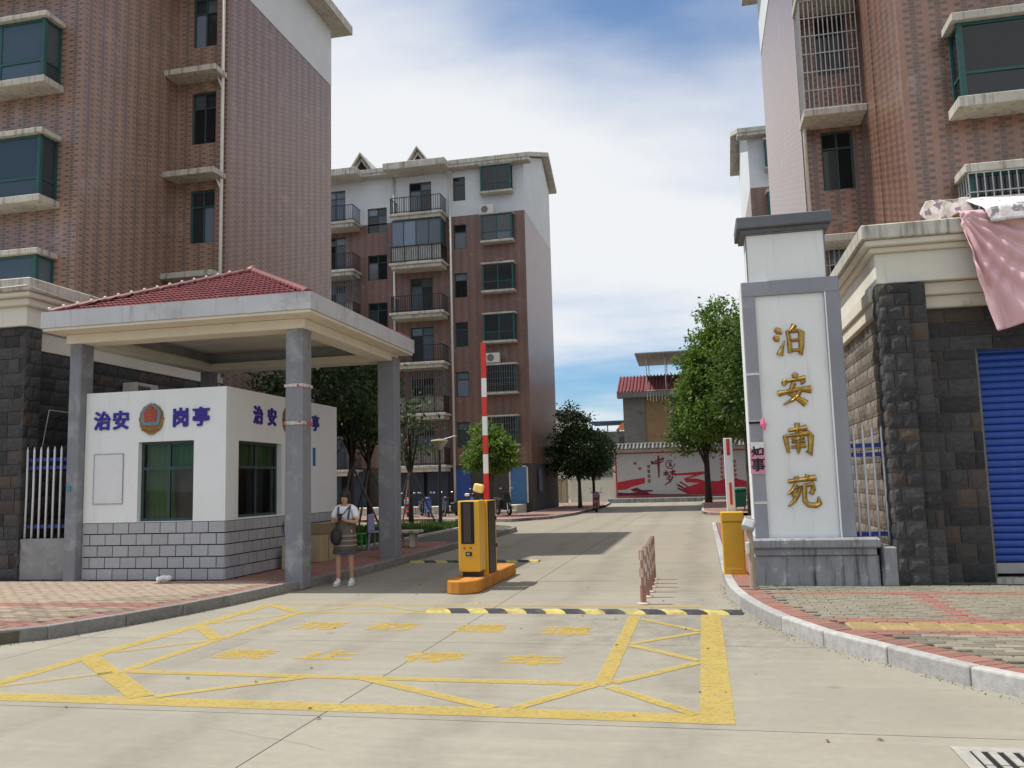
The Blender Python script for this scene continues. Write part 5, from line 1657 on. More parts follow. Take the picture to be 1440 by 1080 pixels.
MB().tube([(-7.1, 66.15, 4.42), (14, 66.15, 4.42)], .1, 8).build('coping_ridge', M_GTILE, MW)
# low planting bed edge under the mural
pb = MB().box(-7, 64.9, 0, 12, 65.7, .32).build('planting_kerb', M_PLINTH, None, .02)
tag(pb, kind='structure')

HO = thing('village_house', 'ochre plastered house with red tiled roof behind the mural wall', 'house', (0, 74, 0))
M_OCH = mat('ochre_render', (.25, .165, .085), .9, .15, .8, .2, 20, stain=((.14, .10, .065), .55, .75, .9))
M_GCON = mat('grey_rough_concrete', (.16, .155, .145), .9, .2, 1, .2, 20, stain=((.08, .08, .075), .5, .75, 1))
F = face_frame((-6.2, 74, 0), 'S')
hh = [(3.85, 5.1, 5.4, 7.35)]
wall_holes(MB(F), 14, 8.9, hh, .2).build('front_wall', M_OCH, HO)
window(F, HO, *hh[0], d=.12, cols=2, transom=0, fm=mat('brown_window', (.07, .03, .025), .6), gm=mat('dark_brown_board', (.05, .025, .022), .7), bar=.08)
MB(F).box(-.15, -.12, 0, 1.7, -.001, 8.9).build('corner_wall', M_GCON, HO)
MB(face_frame((-6.2, 84, 0), 'W')).quad((0, 0, 0), (10, 0, 0), (10, 0, 8.9), (0, 0, 8.9)).build('side_wall', M_PLASTER, HO)
MB(F).box(-.6, -.7, 8.75, 14.5, .4, 9.2).build('eave', M_GCON, HO)
rf = MB(F).add([(-.6, -.7, 9.2), (14.5, -.7, 9.2), (14.5, 2.6, 10.9), (-.6, 2.6, 10.9), (-.6, 2.6, 9.2), (14.5, 2.6, 9.2)], [(0, 1, 2, 3), (0, 3, 4), (1, 5, 2), (3, 2, 5, 4)]).build('roof', M_ROOFTILE, HO)
for k in range(50):
    MB(F).tube([(-.5 + k * .3, -.74, 9.24), (-.5 + k * .3, 2.6, 10.95)], .075, 6).build('roof_tile_row', M_ROOFTILE, rf)
for k in range(5):
    x = 2.0 + k * 1.6
    MB(F).tube([(x, -.5, 8.8), (x, -.5, 12.0)], .04, 6).build('roof_post', M_GRILLE, HO)
    MB(F).tube([(x, 3.5, 10), (x, 3.5, 12.6)], .04, 6).build('roof_post', M_GRILLE, HO)
MB(F).add([(1.1, -1.4, 12.35), (9.5, -1.4, 12.35), (9.5, 4, 12.0), (1.1, 4, 12.0), (1.1, -1.4, 12.45), (9.5, -1.4, 12.45), (9.5, 4, 12.1), (1.1, 4, 12.1)],
          [(0, 3, 2, 1), (4, 5, 6, 7), (0, 1, 5, 4), (1, 2, 6, 5), (2, 3, 7, 6), (3, 0, 4, 7)]).build('metal_roof', mat('metal_sheet_roof', (.30, .31, .31), .5, .15, 3, .1, metal=.3), HO)
for k in range(8):
    MB(F).box(1.2 + k * 1.15, -1.3, 12.2, 1.26 + k * 1.15, 3.9, 12.28).build('roof_rafter', M_GRILLE, HO)
mb = MB(F)
for k in range(14):
    mb.tube([(2 + k * .25, -.75, 9.15), (2 + k * .25, -.78, 8.7 - rnd.random() * .5)], .02, 5)
mb.tube([(1.9, -.75, 9.25), (6.5, -.75, 9.25)], .03, 5)
mb.build('old_railing', M_GRILLE, HO)
# pieces of other low buildings behind
G1 = thing('grey_house', 'low grey house with blue roof frame left of the ochre house', 'house', (-7.6, 78, 0))
MB().box(-9.6, 78, 0, -6.5, 84, 6.15).build('wall', M_GCON, G1)
MB().box(-7.15, 77.9, 3.8, -6.55, 77.99, 5.6).build('window', M_GLASS_B, G1)
M_BLUEST = mat('blue_steel_frame', (.03, .09, .18), .5)
MB().box(-9.8, 77.5, 6.95, -6.6, 82, 7.1).build('roof_frame', M_BLUEST, G1)
for x in (-9.6, -8.2, -6.9):
    MB().box(x, 77.6, 6.15, x + .09, 77.69, 6.95).build('frame_post', M_BLUEST, G1)
MB().add([(-7.4, 77.4, 6.2), (-6.2, 77.4, 6.2), (-6.2, 77.4, 6.8), (-6.8, 77.4, 6.9), (-7.4, 80, 6.2), (-6.2, 80, 6.2), (-6.2, 80, 6.8), (-6.8, 80, 6.9)], [(0, 1, 2, 3), (0, 3, 7, 4), (3, 2, 6, 7), (1, 5, 6, 2)]).build('orange_tarp', mat('orange_tarp', (.55, .16, .04), .7), G1)
G2 = thing('white_house', 'pale plastered house with sloping eave beside the middle apartment block', 'house', (-13, 82, 0))
MB().box(-16, 82, 0, -11.6, 90, 8.1).build('wall', M_CREAM, G2)
MB().add([(-16.5, 81.3, 9.0), (-11.2, 81.3, 7.9), (-11.2, 90, 7.9), (-16.5, 90, 9.0), (-16.5, 81.3, 9.3), (-11.2, 81.3, 8.2), (-11.2, 90, 8.2), (-16.5, 90, 9.3)], [(0, 1, 5, 4), (1, 2, 6, 5), (4, 5, 6, 7), (0, 3, 2, 1)]).build('roof', M_GCON, G2)
MB().box(-12.9, 81.9, 5.2, -12.2, 81.99, 6.6).build('window', M_GLASS_B, G2)
YW = thing('yard_wall', 'plain pale yard wall behind the round-crowned tree', 'wall', (-9, 70, 0))
MB().box(-10.6, 70, 0, -6.7, 70.25, 1.85).build('wall', M_BANDW, YW)
MB().box(-10.7, 69.95, 1.85, -6.66, 70.3, 1.97).build('wall_cap', M_LEDGE, YW)
GT = thing('board_fence', 'weathered board fence between the middle block and the pale yard wall', 'fence', (-11.8, 69, 0))
M_BRD = mat('weathered_board', (.27, .22, .14), .9, .2, 4, .2, rand=.25)
for k in range(12):
    x = -13.5 + k * .24
    MB().box(x, 69, 0, x + .225, 69.04, 2.0 + rnd.uniform(-.05, .05)).build('board', M_BRD, GT)
MB().box(-13.5, 69.041, .4, -10.62, 69.09, .5).box(-13.5, 69.041, 1.5, -10.62, 69.09, 1.6).build('rail', M_BRD, GT)
# rough distant ground and a low hill of trees closing the view

# ================================================================== TREES
M_BARK = mat('dark_bark', (.065, .052, .042), .95, .3, 10, .6, 30)
M_BARK_L = mat('pale_bark', (.12, .10, .08), .95, .3, 10, .6, 30)
M_LEAF_D = leaf_mat('dark_camphor_leaf', (.016, .036, .014), (.055, .092, .026), .25)
M_LEAF_B = leaf_mat('bright_camphor_leaf', (.034, .080, .016), (.135, .215, .04), .4)
M_LEAF_M = leaf_mat('middle_green_leaf', (.028, .06, .016), (.09, .145, .033), .32)
def leaves(rng, lobes, n_clump, per, size, spread):
    """leaf quads gathered in clumps on the shells of several lobes -> verts, faces"""
    tot = sum(l[3] * l[4] * l[5] for l in lobes)
    P = []; OUT = []
    for cx, cy, cz, rx, ry, rz in lobes:
        k = max(6, int(n_clump * (rx * ry * rz) / tot))
        d = rng.normal(size=(k, 3)); d /= np.linalg.norm(d, axis=1)[:, None]
        r_ = rng.uniform(.35, 1.0, k) ** .45 * rng.uniform(.88, 1.1, k)
        c = np.array([cx, cy, cz]) + d * r_[:, None] * np.array([rx, ry, rz])
        q = np.repeat(c, per, 0)
        # each clump is a flattened tuft
        off = rng.normal(size=(k * per, 3)) * np.array([spread, spread, spread * .6])
        P.append(q + off); OUT.append(np.repeat(d, per, 0))
    P = np.concatenate(P); OUT = np.concatenate(OUT)
    n = len(P)
    ax = OUT * .7 + rng.normal(size=(n, 3)) * .8 + np.array([0, 0, -.15])
    ax /= np.linalg.norm(ax, axis=1)[:, None]
    nm = rng.normal(size=(n, 3)) * .7 + np.array([0, 0, 1.0]) + OUT * .4
    sd_ = np.cross(ax, nm); sd_ /= np.linalg.norm(sd_, axis=1)[:, None] + 1e-9
    nn_ = np.cross(sd_, ax)
    L = size * rng.uniform(.65, 1.25, n)[:, None]
    V = np.stack([P, P + ax * L * .5 + sd_ * L * .26 + nn_ * L * .06, P + ax * L, P + ax * L * .5 - sd_ * L * .26 + nn_ * L * .06], 1).reshape(-1, 3)
    return V, n
def tree(name, label, loc, trunk_h, lobes, n_clump, per, size, spread, leafm, bark, r0=.1, lean=(0, 0), seed=1, stakes=0, group=None, forks=6):
    rng = np.random.default_rng(seed); rr = random.Random(seed)
    t = thing(name, label, 'tree', loc, group=group)
    top = max(l[2] for l in lobes)
    mb = MB()
    p = [(0, 0, 0), (lean[0] * .3, lean[1] * .3, trunk_h * .5), (lean[0], lean[1], trunk_h), (lean[0] * 1.2, lean[1] * 1.2, top)]
    mb.tube([(0, 0, -.05)] + p[1:], [r0 * 1.25, r0, r0 * .85, r0 * .25], 9)
    for k in range(forks):
        l = lobes[k % len(lobes)]
        a = rr.uniform(0, 6.28); s_ = rr.uniform(.45, .85)
        b0 = Vector((lean[0], lean[1], trunk_h * rr.uniform(.85, 1.15)))
        e = Vector((l[0] + l[3] * s_ * math.cos(a), l[1] + l[4] * s_ * math.sin(a), l[2] + l[5] * rr.uniform(-.3, .6)))
        m_ = b0.lerp(e, .5) + Vector((0, 0, .12 * (e - b0).length))
        mb.tube([b0, m_, e], [r0 * .5, r0 * .32, r0 * .08], 6)
    mb.build('trunk', bark, t, smooth=True, local=True)
    V, n = leaves(rng, lobes, n_clump, per, size, spread)
    me = bpy.data.meshes.new('crown')
    me.vertices.add(n * 4); me.vertices.foreach_set('co', V.ravel())
    me.loops.add(n * 4); me.loops.foreach_set('vertex_index', np.arange(n * 4))
    me.polygons.add(n); me.polygons.foreach_set('loop_start', np.arange(n) * 4)
    me.update(calc_edges=True); me.validate()
    me.materials.append(leafm)
    o = bpy.data.objects.new('crown', me); COL.objects.link(o); o.parent = t
    ORI[o] = ORI[t]
    for k in range(stakes):
        a = k * 6.283 / stakes + .5
        MB().tube([(1.0 * math.cos(a), 1.0 * math.sin(a), 0), (.08 * math.cos(a), .08 * math.sin(a), 2.1)], .035, 7).build('support_stake', M_BARK_L, t, local=True)
    return t
TG = 'street trees of the yard'
# tall row of camphor trees right of the inner road
tree('camphor_tree', 'tall leafy camphor tree in front, its crown beside the sign pillar', (1.25, 41.8, .13), 2.5,
     [(.0, 0, 6.6, 1.75, 1.75, 2.6), (.1, .1, 9.0, 1.1, 1.1, 1.25), (-.7, -.3, 4.6, 1.45, 1.4, 1.3), (-1.2, 0, 6.3, 1.0, 1.0, 1.3), (.9, .2, 5.4, 1.4, 1.4, 1.9)], 680, 38, .20, .22, M_LEAF_B, M_BARK, .15, seed=3, group=TG, forks=9)
tree('camphor_tree', 'rear camphor tree with dark trunk standing before the mural', (.35, 56.5, .13), 2.6,
     [(0, 0, 5.6, 2.3, 2.2, 2.6), (-1.0, 0, 4.3, 1.4, 1.4, 1.1), (.8, .3, 7.5, 1.7, 1.7, 1.6)], 300, 32, .24, .28, M_LEAF_M, M_BARK, .2, seed=5, group=TG, forks=8)
tree('camphor_tree', 'camphor tree with slim trunk directly behind the sign pillar post', (1.95, 37.6, .13), 2.7,
     [(0.2, 0, 5.2, 1.5, 1.5, 2.0), (.3, 0, 7.2, 1.1, 1.1, 1.4)], 240, 30, .20, .24, M_LEAF_M, M_BARK, .12, seed=6, group=TG, forks=7)
# dark round tree before the far yard wall
tree('round_tree', 'dark round-crowned tree by the corner of the middle apartment block', (-7.1, 50.5, .13), 1.5,
     [(0, 0, 3.3, 1.75, 1.7, 1.65), (-.3, 0, 4.9, 1.0, 1.0, .9), (-.55, 0, 5.65, .42, .42, .55), (.9, 0, 2.7, 1.0, 1.0, .8), (-.9, 0, 2.7, 1.05, 1.0, .9), (.35, 0, 5.0, .6, .6, .55)], 330, 34, .19, .22, M_LEAF_D, M_BARK, .11, seed=9, group=TG, forks=8)
tree('round_tree', 'slim tree standing behind the parked red motor scooter', (-6.75, 54.5, .13), 1.5,
     [(0, 0, 3.4, 1.5, 1.5, 1.4)], 120, 30, .2, .22, M_LEAF_D, M_BARK, .1, seed=10, group=TG)
# young bright tree before the middle block
tree('young_tree', 'small bright green tree behind the raised barrier arm', (-9.95, 40.3, .13), 1.75,
     [(0, 0, 3.1, 1.15, 1.1, .95), (-.2, 0, 3.9, .75, .75, .6), (.65, 0, 2.75, .75, .75, .6), (-.85, 0, 2.6, .55, .6, .5)], 230, 32, .17, .17, M_LEAF_B, M_BARK, .09, seed=12, group=TG, forks=8)
# dark trees of the planting bed behind the booth
k = 0
for (x, y, h, cr_, cz, lab, sd_) in ((-10.1, 21.6, 2.2, 1.6, 4.5, 'staked dark tree nearest to the rear wall of the guard booth', 21), (-10.3, 24.2, 2.3, 1.4, 4.4, 'dark tree whose trunk rises behind the standing woman', 22),
                                (-10.7, 26.6, 2.2, 1.15, 4.0, 'dark staked tree right of the rear canopy column', 23), (-10.8, 31.0, 2.2, .9, 3.6, 'last tree of the planting bed beside the parked scooters', 24)):
    tree('dark_tree', lab, (x, y, .1), h, [(0, 0, cz, cr_, cr_, 1.25), (.5, -.3, cz + .8, cr_ * .7, cr_ * .7, .8), (-.6, .3, cz - .6, cr_ * .6, cr_ * .6, .6)], 120 if k < 2 else (60 if k == 2 else 16), 26, .19, .24, M_LEAF_D, M_BARK, .085, seed=sd_, stakes=3, group='trees of the planting bed', forks=9)
    k += 1

# planting bed and its low plants
bed = MB().prism([(-12.2, 19.9), (-8.5, 19.9), (-8.35, 30.5), (-9.4, 31.8), (-12.2, 31.8)], .0, .17).build('planting_bed', mat('bed_soil', (.06, .045, .03), .95, .3, 6), None)
tag(bed, kind='structure')
edge_ = thing('planting_bed_kerb', kind='structure')
kerb([(-8.4, 19.9), (-8.25, 30.4), (-9.3, 31.9), (-12.2, 31.95)], edge_, M_KERB, 1, .9, .2)
rng = np.random.default_rng(44)
n = 9000
P = np.stack([rng.uniform(-12.1, -8.6, n), rng.uniform(20.0, 31.4, n), np.full(n, .17)], 1)
hgt = .12 + .2 * rng.random(n) * (.5 + .5 * np.sin(P[:, 0] * 3) * np.cos(P[:, 1] * 2))
ang = rng.uniform(0, 6.283, n); tl = rng.normal(size=(n, 2)) * .07
w_ = .03
V = np.stack([P + np.stack([np.cos(ang) * w_, np.sin(ang) * w_, 0 * ang], 1), P - np.stack([np.cos(ang) * w_, np.sin(ang) * w_, 0 * ang], 1), P + np.stack([tl[:, 0], tl[:, 1], hgt], 1)], 1).reshape(-1, 3)
me = bpy.data.meshes.new('ground_cover')
me.vertices.add(n * 3); me.vertices.foreach_set('co', V.ravel()); me.loops.add(n * 3); me.loops.foreach_set('vertex_index', np.arange(n * 3))
me.polygons.add(n); me.polygons.foreach_set('loop_start', np.arange(n) * 3); me.update(calc_edges=True); me.materials.append(M_LEAF_M)
o = bpy.data.objects.new('ground_cover', me); COL.objects.link(o)
tag(o, 'low green ground cover in the planting bed behind the booth', 'ground cover', kind='stuff')

# ================================================================== GATE HARDWARE
M_ORANGE = mat('orange_yellow_paint', (.66, .355, .016), .42, .05, 1.5, .03, 30, stain=((.48, .25, .05), .58, .75, 5), streak=((.45, .22, .05), .62, .8), spec=.5, coat=.1)
M_BLACKP = mat('black_gloss_panel', (.012, .010, .011), .45, .2, 2, 0, spec=.25)
M_BLACKM = mat('black_matt_metal', (.02, .02, .022), .5, .2)
isl = MB()
pts = []
for k in range(7):
    t = math.pi + math.pi * k / 6
    pts.append((-3.69 + .27 * math.cos(t), 13.05 + .33 * math.sin(t)))
pts = pts + [(-3.42, 15.6), (-3.96, 15.6)]
o = MB().prism(pts, 0, .2).build('barrier_island', mat('scuffed_orange_concrete', (.50, .20, .025), .75, .2, 3, .25, 40, stain=((.26, .13, .06), .5, .72, 4), streak=((.6, .33, .1), .6, .75)), None, .015)
tag(o, 'scuffed orange concrete island under the parking barrier', 'traffic island')
BM_ = thing('barrier_machine', 'orange parking barrier cabinet with dark screen and raised striped arm on an island', 'parking barrier', (-3.66, 13.6, .2))
MB().box(-3.80, 13.36, .2, -3.52, 13.62, .29).build('foot', M_BLACKM, BM_)
MB().box(-3.845, 13.28, .28, -3.49, 13.70, 1.40).build('cabinet', M_ORANGE, BM_, .022, seg=2)
MB().box(-3.79, 13.268, .72, -3.575, 13.282, 1.385).build('screen', M_BLACKP, BM_, .004)
MB().box(-3.745, 13.262, .74, -3.625, 13.269, 1.36).build('screen_strip', mat('brown_screen_tint', (.05, .032, .026), .3), BM_)  # plain dark brown band on the screen
MB().box(-3.72, 13.268, .53, -3.62, 13.281, .595).build('card_slot', M_BLACKM, BM_)
MB().box(-3.70, 13.262, .545, -3.655, 13.269, .58).build('slot_label', mat('grey_slot', (.3, .3, .3), .4), BM_)
for x in (-3.74, -3.64):
    Fm = Matrix.Translation((x, 13.282, .655)) @ Matrix.Rotation(R(90), 4, 'X')
    MB(Fm).lathe((0, 0, 0), [(.02, 0), (.018, .008)], 12).build('button', mat('red_button', (.5, .07, .03), .4), BM_)
# rear cabinet with black side
MB().box(-3.80, 13.74, .2, -3.47, 14.34, 1.39).build('rear_cabinet', M_ORANGE, BM_, .018, seg=2)
MB().box(-3.472, 13.76, .22, -3.455, 14.22, 1.38).build('side_panel', M_BLACKP, BM_)
for z in (.6, 1.05):
    MB().box(-3.46, 14.24, z, -3.445, 14.28, z + .06).build('hinge', M_BLACKM, BM_)
# flashing lamp and its bracket
MB().tube([(-3.78, 14.15, 1.38), (-3.78, 14.2, 1.52)], .025, 8).build('lamp_post', M_BLACKM, BM_)
MB(Matrix.Translation((-3.73, 14.2, 1.585)) @ Matrix.Rotation(R(14), 4, 'Y')).box(-.085, -.07, -.07, .085, .07, .08).build('warning_lamp', mat('yellow_lamp', (.80, .60, .20), .35), BM_, .035, seg=3)
MB().box(-3.92, 14.08, 1.45, -3.80, 14.2, 1.5).build('camera_bracket', M_BLACKM, BM_)
MB().box(-3.93, 14.02, 1.46, -3.86, 14.12, 1.51).build('camera_head', M_ACW, BM_, .01)
M_RED_B = mat('barrier_red', (.60, .03, .025), .45, .1)
M_WHT_B = mat('barrier_white', (.72, .72, .74), .45, .06)
arm = MB().box(-3.70, 14.36, 1.2, -3.58, 14.44, 1.38).build('arm_clamp', M_BLACKM, BM_)
ORI[arm] = ORI[BM_]
zb = [1.36, 1.84, 2.17, 2.50, 2.83, 3.17, 3.50, 4.13]
for k in range(7):
    MB().box(-3.685, 14.37, zb[k], -3.60, 14.415, zb[k + 1] - .001).build('arm_band', M_WHT_B if k % 2 else M_RED_B, arm)

# right barrier with short upright arm
RBX = thing('barrier_cabinet', 'orange barrier cabinet with short red and white upright arm beside the sign plinth', 'parking barrier', (.46, 14.2, .1))
MB().box(.25, 14.02, .1, .62, 14.38, .16).build('foot', M_ORANGE, RBX)
MB().box(.265, 14.04, .16, .60, 14.36, .96).build('cabinet', M_ORANGE, RBX, .012)
MB().box(.255, 14.03, .965, .61, 14.37, 1.12).build('lid', M_ORANGE, RBX, .015)
MB().box(.31, 14.034, .22, .55, 14.041, .24).build('door_line', mat('pale_edge', (.6, .45, .2), .5), RBX)
a2 = MB().box(.37, 14.42, .9, .51, 14.5, 2.30).build('upright_arm', M_WHT_B, RBX, .006)
ORI[a2] = ORI[RBX]
MB().box(.415, 14.413, 2.02, .465, 14.4195, 2.29).build('red_mark', M_RED_B, a2)
MB().box(.425, 14.413, 1.22, .465, 14.4195, 1.58).build('red_mark', M_RED_B, a2)
MB().box(.38, 14.355, .88, .50, 14.42, 1.02).build('arm_hub', M_BLACKM, RBX)
CRD = thing('card_reader_post', 'grey card reader on a slim tan post in front of the orange cabinet', 'card reader', (.60, 12.85, .15))
MB().tube([(.60, 12.2, .14), (.595, 12.22, .95)], .042, 10).build('post', mat('rusty_tan_post', (.38, .30, .22), .6, .2, 6), CRD)
MB().lathe((.60, 12.2, .145), [(.09, 0), (.09, .012), (.045, .02)], 12).build('base_plate', M_GRILLE_D, CRD)
MB(Matrix.Translation((.585, 12.2, 1.0)) @ Matrix.Rotation(R(-28), 4, 'X') @ Matrix.Rotation(R(20), 4, 'Y')).box(-.085, -.07, -.06, .085, .07, .08).build('reader_head', mat('grey_plastic', (.42, .43, .43), .45), CRD, .03, seg=3)
MB(Matrix.Translation((.585, 12.2, 1.0)) @ Matrix.Rotation(R(-28), 4, 'X') @ Matrix.Rotation(R(20), 4, 'Y')).box(-.06, -.05, .081, .06, .05, .086).build('reader_face', mat('dark_screen', (.08, .11, .14), .3), CRD)
MB().box(.53, 12.13, .62, .58, 12.19, .78).build('side_box', M_ACW, CRD, .008)
red_c = MB().box(.42, 18.2, .15, .72, 18.5, .45).build('red_crate', mat('red_plastic', (.5, .03, .03), .45), None, .015)
tag(red_c, 'small red plastic crate on the pavement behind the orange cabinet', 'crate')

# bollards
M_BOL_R = mat('faded_red_band', (.30, .165, .125), .6, .15, 6, .1, stain=((.4, .25, .2), .55, .75, 6))
M_BOL_P = mat('faded_pink_band', (.50, .40, .345), .6, .1, 6, .1)
def bollard(x, y, label):
    t = thing('bollard', label, 'bollard', (x, y, 0), group='row of striped lane bollards')
    MB().lathe((0, 0, 0), [(.09, .001), (.09, .018), (.05, .03)], 14).build('base', M_BOL_P, t, local=True)
    MB().lathe((0, 0, 0), [(.040, .03), (.038, .25)], 14).build('post', M_BOL_R, t, local=True, smooth=False)
    for k in range(4):
        mb = [MB(), MB()]
        z0, z1 = .25 + k * .1125, .25 + (k + 1) * .1125
        for q in range(6):
            a0, a1 = q * math.pi / 3, (q + 1) * math.pi / 3
            m_ = mb[(q + k) % 2]
            pts = [(.038 * math.cos(a0 + (a1 - a0) * j / 3), .038 * math.sin(a0 + (a1 - a0) * j / 3)) for j in range(4)]
            m_.add([(a, b, z0) for a, b in pts] + [(a, b, z1) for a, b in pts], [(j, j + 1, 5 + j, 4 + j) for j in range(3)])
        mb[0].build('red_check', M_BOL_R, t, local=True); mb[1].build('pale_check', M_BOL_P, t, local=True)
    MB().lathe((0, 0, 0), [(.038, .70), (.034, .715), (.015, .72)], 14).build('cap', M_BOL_R, t, local=True)
bl = ['nearest checked red bollard in the lane row', 'second checked bollard from the camera in the lane row', 'third checked bollard from the camera in the lane row', 'fourth checked bollard from the camera in the lane row', 'fifth checked bollard from the camera in the lane row', 'farthest checked red bollard in the lane row']
for (x, y), l in zip(((-.85, 11.79), (-.845, 12.49), (-.84, 13.06), (-.845, 13.64), (-.86, 14.14), (-.87, 14.69)), bl):
    bollard(x, y, l)

# speed bumps
M_BK = mat('bump_black_rubber', (.035, .035, .037), .8, .2, 8, .3, stain=((.09, .085, .075), .5, .7, 5))
M_YL = mat('bump_yellow_rubber', (.50, .40, .10), .75, .12, 8, .25, stain=((.26, .22, .1), .45, .65, 5))
def bump(x0, x1, y, label):
    t = thing('speed_bump', label, 'speed bump', ((x0 + x1) / 2, y, 0), group='yellow and black speed bumps')
    n = round((x1 - x0) / .25)
    for k in range(n):
        a, b = x0 + (x1 - x0) * k / n, x0 + (x1 - x0) * (k + 1) / n
        s_ = .10
        prof = [(-.14, .001), (-.11, .026), (-.04, .040), (.04, .040), (.11, .026), (.14, .001)]
        vs = []
        for j, (dy, z) in enumerate(prof):
            sh_ = s_ * (dy / .14) * -1
            e0 = 0 if k == 0 else sh_; e1 = 0 if k == n - 1 else sh_
            vs += [(a + e0 + .002, y + dy, z), (b + e1 - .002, y + dy, z)]
        m = len(prof)
        fs = [(2 * j, 2 * j + 1, 2 * j + 3, 2 * j + 2) for j in range(m - 1)] + [tuple(range(0, 2 * m, 2))[::-1], tuple(range(1, 2 * m, 2))]
        MB().add(vs, fs).build('bump_segment', M_YL if k % 2 == 0 else M_BK, t)
bump(-3.62, .40, 11.05, 'yellow and black speed bump across the near lane')
bump(-6.3, -3.45, 18.05, 'yellow and black speed bump behind the orange barrier cabinet')

# ================================================================== YARD FURNITURE
M_GRN = mat('green_plastic', (.04, .32, .06), .4, .1)
st_ = thing('plastic_stool', 'small green plastic stool beside the standing woman', 'stool', (-8.35, 20.0, .15))
MB().box(-8.52, 19.85, .5, -8.18, 20.17, .54).build('seat', M_GRN, st_, .012)
for a, b in ((-1, -1), (1, -1), (1, 1), (-1, 1)):
    MB().tube([(-8.35 + a * .13, 20.01 + b * .12, .5), (-8.35 + a * .17, 20.01 + b * .16, .15)], [.03, .022], 6).build('leg', M_GRN, st_)
MB().box(-8.49, 19.86, .33, -8.21, 19.88, .37).box(-8.49, 20.14, .33, -8.21, 20.16, .37).build('brace', M_GRN, st_)
M_LAV = mat('lavender_plastic', (.30, .30, .50), .45, .1)
ch = thing('plastic_chair', 'lavender plastic chair partly hidden by the rear canopy column', 'chair', (-7.75, 19.9, .15))
MB().box(-7.98, 19.7, .55, -7.55, 20.1, .59).build('seat', M_LAV, ch, .012)
MB().box(-7.99, 19.7, .59, -7.95, 20.1, 1.0).build('backrest', M_LAV, ch, .015)
for a, b in ((-1, -1), (1, -1), (1, 1), (-1, 1)):
    MB().tube([(-7.76 + a * .18, 19.9 + b * .17, .55), (-7.76 + a * .2, 19.9 + b * .19, .15)], .025, 6).build('leg', M_LAV, ch)
bn = thing('stone_bench', 'small stone bench on the pavement right of the rear canopy column', 'bench', (-7.2, 20.6, .15))
MB().box(-7.6, 20.3, .50, -6.9, 20.75, .57).build('seat', M_LEDGE, bn, .012)
for x in (-7.45, -7.1):
    MB().box(x - .06, 20.38, .15, x + .06, 20.68, .50).build('leg', M_LEDGE, bn, .01)
lp = thing('garden_lamp', 'dark garden lamp post with flared pale shade before the balconies', 'lamp post', (-9.3, 30.6, .15))
MB().tube([(-9.3, 29.9, .15), (-9.3, 29.9, 3.0)], [.07, .045], 10).build('post', M_IRON, lp)
MB().lathe((-9.3, 29.9, 2.95), [(.06, 0), (.14, .1), (.32, .32), (.30, .36), (.05, .4)], 14).build('lamp_shade', mat('dirty_cream_shade', (.42, .38, .25), .5), lp)
MB().tube([(-9.3, 29.9, 3.3), (-8.75, 29.9, 3.42)], .02, 6).build('bracket', M_GRILLE, lp)
MB().ball((-8.72, 29.9, 3.42), (.1, .05, .03), 8, 5).build('lamp_fin', M_GRILLE, lp)
rbin = thing('wheelie_bin', 'green wheelie bin under the trees near the mural', 'bin', (1.75, 43.2, .13))
M_BIN = mat('bin_green', (.03, .17, .11), .5, .1)
MB().add([(1.5, 43, .25), (2.0, 43, .25), (2.0, 43.5, .25), (1.5, 43.5, .25), (1.44, 42.95, 1.0), (2.06, 42.95, 1.0), (2.06, 43.6, 1.05), (1.44, 43.6, 1.05)], [(0, 3, 2, 1), (4, 5, 6, 7), (0, 1, 5, 4), (1, 2, 6, 5), (2, 3, 7, 6), (3, 0, 4, 7)]).build('body', M_BIN, rbin, .02)
MB().add([(1.40, 42.9, 1.03), (2.1, 42.9, 1.03), (2.1, 43.66, 1.08), (1.4, 43.66, 1.08), (1.44, 42.95, 1.13), (2.06, 42.95, 1.13), (2.06, 43.6, 1.2), (1.44, 43.6, 1.2)], [(0, 3, 2, 1), (4, 5, 6, 7), (0, 1, 5, 4), (1, 2, 6, 5), (2, 3, 7, 6), (3, 0, 4, 7)]).build('lid', M_BIN, rbin, .015)
for x in (1.52, 1.94):
    MB(Matrix.Translation((x, 43.55, .25)) @ Matrix.Rotation(R(90), 4, 'Y')).lathe((0, 0, 0), [(.12, 0), (.12, .05)], 12).build('wheel', M_BLACKM, rbin)

